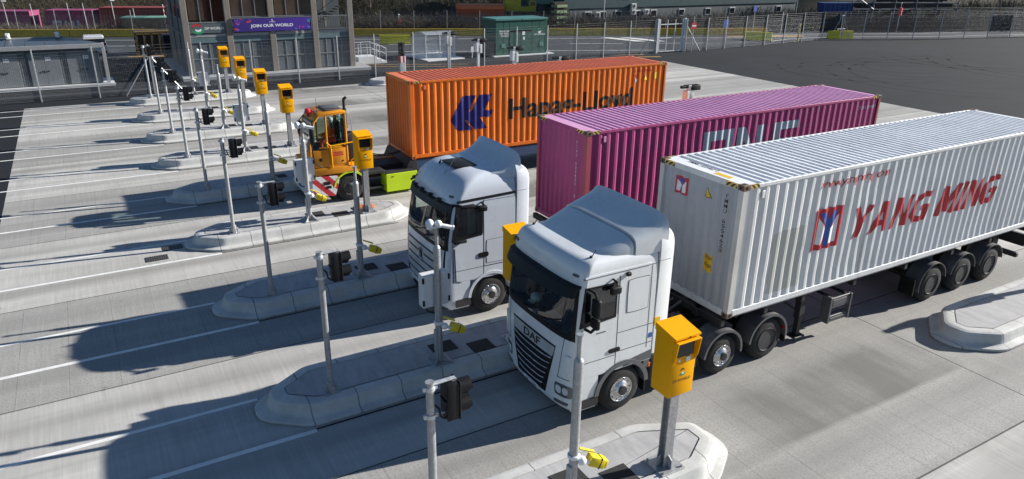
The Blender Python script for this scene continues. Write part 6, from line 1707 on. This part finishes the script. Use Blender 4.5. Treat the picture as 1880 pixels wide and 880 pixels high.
for x in (55.5, 57.7):
    mb = MB(); mb.box(x - .45, x + .45, wy - .15, wy - .1, 3.4, 4.4, .01); f = mb.build('upper_window', M['white_box'], c_)
t = thing('timber_stack', 'stack of pale green timber packs beside the warehouse end wall', 'timber stack', (45.1, 65.0, 0))
mb = MB()
for k in range(4): mb.box(44.3, 45.7, 64.2, 65.4, .9 + k * .62, 1.2 + k * .62, .03)
mb.build('timber_pack', paint("timber_green", (.25, .33, .18), .7, 0, .2, .3), t)
mb = MB()
for k in range(5): mb.box(44.0, 46.0, 64.3, 65.3, .6 + k * .62, .88 + k * .62)
mb.build('bearer', M['chassis'], t)
t = thing('steel_framework', 'dark steel pipe framework with platforms right of the blue skip', 'framework', tuple(bpt(92, 8)))
mb = MB()
for s in range(88, 106, 3):
    for o in (6.5, 9.5): mb.tube([TB_(s, o, .5), TB_(s, o, 5.5)], .07, 5)
for z in (2.4, 3.2, 4.2): mb.tube([TB_(88, 6.5, z), TB_(103, 6.5, z)], .07, 5); mb.tube([TB_(88, 9.5, z), TB_(103, 9.5, z)], .07, 5)
mb.tube([TB_(88, 6.4, 4.2), TB_(91, 6.4, 2.4)], .06, 5); mb.build('frame', M['fence'], t)
mb = MB(); sbox(mb, 90, 103, 7.5, 9.4, 2.5, 3.1); sbox(mb, 93, 103, 8.6, 9.5, 3.3, 5.2); mb.build('tank', M['chassis'], t)

# containers and sheds at the far left
def far_box(lab, s, L, off, z, H, m, name='shipping_container', cat='shipping container', let=None):
    c = TB_(s, off + 1.2, z); t = thing(name, lab, cat, tuple(c), 'containers beyond the road')
    mb = MB(); n = int(L / .3)
    P = []
    for k in range(n):
        for f, d in ((0, 0), (.3, 0), (.5, .05), (.8, .05)): P.append((s - L / 2 + L * (k + f) / n, d))
    P.append((s + L / 2, 0))
    mb.loft([[TB_(a, off + d, z), TB_(a, off + d, z + H - .12)] for a, d in P], False); b = mb.build('side_wall', m, t, sharp=20)
    mb = MB(); sbox(mb, s - L / 2, s + L / 2, off + .06, off + 2.44, z, z + H - .12); sbox(mb, s - L / 2 - .03, s + L / 2 + .03, off - .03, off + 2.46, z + H - .12, z + H); mb.build('roof', m, t)
    if let:
        bm = poly_bm(let); 
        for v in bm.verts: v.co = TB_(s - L / 2 + v.co.x, off - .02, z + v.co.z)
        mm = MB(); mm.bm.free(); mm.bm = bm; mm.build('lettering', M['pale_ink'], t)
fp = paint("far_magenta", (.27, .05, .13), .6, 0, .15, .2, (.2, .05, .1), 1, True); fr_ = paint("far_red", (.24, .04, .035), .6, 0, .2, .3, (.1, .05, .04), 1, True)
bl = [rect(.6, .8, .5, 1.5), rect(1.3, 1.5, .5, 1.5), rect(.8, 1.3, 1.3, 1.5), rect(.8, 1.3, .5, .7), rect(1.8, 2.0, .5, 1.5), rect(2.5, 2.7, .5, 1.5), rect(3.0, 3.2, .5, 1.5), rect(3.2, 3.8, 1.3, 1.5), rect(3.2, 3.8, .5, .7)]
far_box('magenta container at the far left edge beyond the yellow barriers', -13.0, 12.0, 5.0, -.35, 2.45, fp, let=bl)
far_box('magenta container beyond the yellow barriers, left of the dark red one', -3.2, 4.6, 5.0, -.35, 2.55, fp, let=bl[:7])
far_box('dark red container beyond the yellow barriers left of the office building', 4.6, 9.4, 5.0, -.3, 2.78, fr_)
t = thing('site_hut', 'low grey hut with a green corrugated roof in front of the dark red container', 'hut', tuple(TB_(5.6, 3.0, 0)))
mb = MB(); sbox(mb, 2.8, 8.6, 2.5, 4.3, 0, 1.55); mb.build('wall', M['chassis_grey'], t)
mb = MB()
for k in range(24): sbox(mb, 5.0 + k * .16, 5.1 + k * .16, 2.2, 4.6, 1.56 + .0, 1.70)
sbox(mb, 5.0, 8.8, 2.25, 4.55, 1.56, 1.64); sbox(mb, 2.7, 5.0, 2.2, 4.5, 1.56, 1.70); mb.build('roof', paint("green_sheet", (.10, .24, .20), .5, 0, .2), t)

# lamp posts and stakes in the verge
rnd = random.Random(9)
for k, (s, off, h) in enumerate(((-8.0, 2.4, 3.2), (-5.6, 2.6, 3.0), (-2.0, 2.2, 3.1), (-.6, 2.4, 3.1), (2.2, 2.3, 3.3), (4.1, 2.6, 2.6), (7.1, 2.4, 3.0))):
    p = TB_(s, off, 0); lamp = k in (0, 4)
    t = thing('lamp_post' if lamp else 'verge_stake', ('pale lamp post with a small white head, ' + ('first' if k == 0 else 'second') + ' from the left edge beyond the barriers') if lamp else 'thin %s stake in the verge, %s from the left edge' % ('red and white banded' if k == 6 else 'grey', ['', 'first', 'second', 'third', '', 'fourth', 'fifth'][k]), 'lamp post' if lamp else 'stake', tuple(p))
    mb = MB(); mb.cyl(p, p + Vector((-.1, 0, h)), .05, .035, 8); mb.build('pole', M['fence_post'] if k != 6 else hazard_paint("red_white_stake", (.5, .05, .05), (.75, .75, .75), .5, (0, 0, 1)), t)
    if lamp:
        mb = MB(); q_ = p + Vector((-.1, 0, h)); mb.box(q_.x - .1, q_.x + .3, q_.y - .1, q_.y + .1, h, h + .1, .02); mb.build('lamp_head', M['white_plastic'], t)
p = Vector((62.0, 59.5, 0))
for (x, y, h, lab) in ((79.0, 60.0, 5.0, 'thin pale pole left of the blue skip'), (51.2, 64.6, 6.0, 'tall thin pole in front of the warehouse left end')):
    mb = MB(); mb.cyl((x, y, 0), (x, y, h), .06, .045, 8); tag(mb.build('lamp_post', M['fence_post'], origin=(x, y, 0)), lab, 'pole')
mb = MB(); s0 = TB_(104, 9, 0); mb.loft([[(118 + k * 1.2, 62 - k * .4 + .5 * j, 2.6 + .25 * sin(k * 1.7 + j) + (.5 if j == 1 else 0)) for j in range(3)] for k in range(14)], False)
mb.loft([[(118 + k * 1.2, 62 - k * .4 + 1.0 * j, 2.3 + .2 * sin(k * 1.7)) for j in range(2)] for k in range(14)], False)
tag(mb.build('tarpaulin', M['white_box'], origin=(118, 62, 2)), 'crumpled white sheeting lying on the scrub bank at the upper right', 'sheeting')

# ------------------------------------------------------------------ terrain and scrub
def hz(s, off):
    r = max(0, off - 9)
    left = 1 - min(1, max(0, (s - 36) / 12))                       # the bank is high behind the office, low behind the warehouse
    right = min(1, max(0, (s - 88) / 10))
    bump = .5 * sin(s * .31 + off * .2) + .35 * sin(s * .83 + 1.7 + off * .5)
    return -.05 + (r * .26 + min(1, r / 3) * bump * .6) * max(left, right * .75, .0) + min(r, 4) * .02
mb = MB(); g = [[TB_(s, off, hz(s, off) + .02) for s in range(-60, 150, 2)] for off in [.8, 2, 4, 6, 8, 9, 10, 11, 12, 14, 16, 18, 21, 25, 30, 36, 44, 54, 66]]
mb.loft(g, False)
structure('hillside', mb, scrub_mat("hill_soil", (.055, .048, .032), (.035, .036, .024), (.075, .066, .045)), sharp=80)

def twigs(name, spots, m, seed, label, cat):
    """bare scrub: many thin tapering stems leaning every way, plus side twigs"""
    r = random.Random(seed); V, F = [], []
    for (p, h, n, sp) in spots:
        for _ in range(n):
            b = p + Vector((r.gauss(0, sp), r.gauss(0, sp * .6), 0)); L = h * r.uniform(.5, 1.1)
            d = Vector((r.gauss(0, .33), r.gauss(0, .33), 1)).normalized(); w = .014 + .014 * r.random() + .006 * h
            e = b + d * L; sd = d.orthogonal().normalized() * w; s2 = d.cross(sd)
            i = len(V); V.extend([b + sd, b - sd * .5 + s2 * .87, b - sd * .5 - s2 * .87, e]); F.extend([(i, i + 1, i + 3), (i + 1, i + 2, i + 3), (i + 2, i, i + 3)])
            for q in range(3):
                a = b + d * L * r.uniform(.3, .9); dd = (d + Vector((r.gauss(0, .7), r.gauss(0, .7), r.gauss(.1, .4)))).normalized(); ee = a + dd * L * r.uniform(.2, .45)
                s3 = dd.orthogonal().normalized() * w * .6; s4 = dd.cross(s3)
                i = len(V); V.extend([a + s3, a - s3 * .5 + s4 * .87, a - s3 * .5 - s4 * .87, ee]); F.extend([(i, i + 1, i + 3), (i + 1, i + 2, i + 3), (i + 2, i, i + 3)])
    me = bpy.data.meshes.new(name); me.from_pydata(V, [], F); me.materials.append(m)
    o = bpy.data.objects.new(name, me); COL.objects.link(o); o['kind'] = 'stuff'; tag(o, label, cat); return o
rnd = random.Random(21)
grey_twig = scrub_mat("grey_twigs", (.165, .145, .12), (.095, .083, .068), (.26, .235, .20))
brown_twig = scrub_mat("brown_twigs", (.115, .098, .068), (.052, .047, .032), (.19, .165, .12))
dark_twig = scrub_mat("dark_twigs", (.045, .048, .048), (.028, .032, .034), (.085, .08, .07))
twigs('scrub_verge', [(TB_(rnd.uniform(9, 72), rnd.uniform(2.0, 5.0), -.02), rnd.uniform(1.1, 2.5), 10, .5) for _ in range(1000)] + [(TB_(rnd.uniform(-20, 9), rnd.uniform(1.8, 3.2), -.02), rnd.uniform(.7, 1.35), 10, .5) for _ in range(330)], grey_twig, 1, 'band of bare grey brushwood behind the yellow barriers and mesh fence', 'scrub')
S_ = []
for _ in range(2600):
    s = rnd.uniform(-24, 50); off = 8.5 + 40 * rnd.random() ** 1.6; S_.append((TB_(s, off, hz(s, off)), rnd.choice((.8, 1.0, 1.3, 1.7, 2.8)), 8, .7))
twigs('scrub_hillside', S_, brown_twig, 2, 'dark brown bare scrub covering the hillside behind the office building', 'scrub')
S_ = []
for _ in range(1500):
    s = rnd.uniform(76, 138); off = rnd.uniform(2.6, 16); S_.append((TB_(s, off, hz(s, off)), rnd.uniform(1.0, 2.6), 9, .7))
twigs('scrub_bank', S_, dark_twig, 3, 'dark bluish scrub bank behind the fence at the upper right', 'scrub')
twigs('scrub_edge', [(TB_(rnd.uniform(50, 80), rnd.uniform(4, 8), 0), rnd.uniform(.8, 1.9), 8, .6) for _ in range(500)], grey_twig, 4, 'pale bare brush in front of the warehouse base', 'scrub')

def bare_tree(label, p, h, seed, m, group='bare trees beyond the road'):
    r = random.Random(seed); t = thing('bare_tree', label, 'tree', tuple(p), group)
    tr, cr = MB(), MB()
    def grow(a, d, L, rad, depth, mb):
        pts, rr = [a], [rad]
        for k in range(3):
            d = (d + Vector((r.gauss(0, .16), r.gauss(0, .16), .08))).normalized(); a = a + d * L / 3; pts.append(a); rr.append(rad * (1 - .22 * (k + 1)))
        mb.tube(pts, rr, 5 if depth < 2 else 3)
        if depth < 4:
            for k in range(r.randint(3, 4)):
                q = pts[r.randint(1, 3)]; dd = (d + Vector((r.gauss(0, .65), r.gauss(0, .65), r.uniform(-.1, .5)))).normalized()
                grow(q, dd, L * r.uniform(.5, .75), rad * .5, depth + 1, cr)
    grow(Vector(p), Vector((0, 0, 1)), h * .42, h * .022, 0, tr)
    tr.build('trunk', grey_twig, t, sharp=80); cr.build('crown', grey_twig, t, sharp=80)
for k, (s, off, h, lab) in enumerate(((67.0, 3.2, 3.6, 'slender bare tree in front of the warehouse above the gate'), (69.3, 3.4, 4.0, 'slender bare tree in front of the warehouse right of the gate'), (78.4, 4.5, 3.0, 'leaning bare tree in front of the warehouse near the blue sign'),
                                      (96.5, 4.2, 4.0, 'pale bushy bare tree on the bank right of the red flag'), (109.0, 6.0, 4.5, 'wide bare tree at the top of the right scrub bank'), (118.0, 7.0, 4.5, 'bare tree near the upper right corner'),
                                      (33.0, 11.0, 4.0, 'bare tree on the dark hillside right of the office building'), (38.0, 12.5, 4.2, 'bare tree on the hillside left of the orange wagon'), (28.0, 14.0, 4.5, 'bare tree on the hillside just behind the office balcony'), (60.5, 3.4, 2.4, 'low bare bush tree before the warehouse cooling units'))):
    p = TB_(s, off, hz(s, off)); bare_tree(lab, p, h, 40 + k, grey_twig)

clean_base()
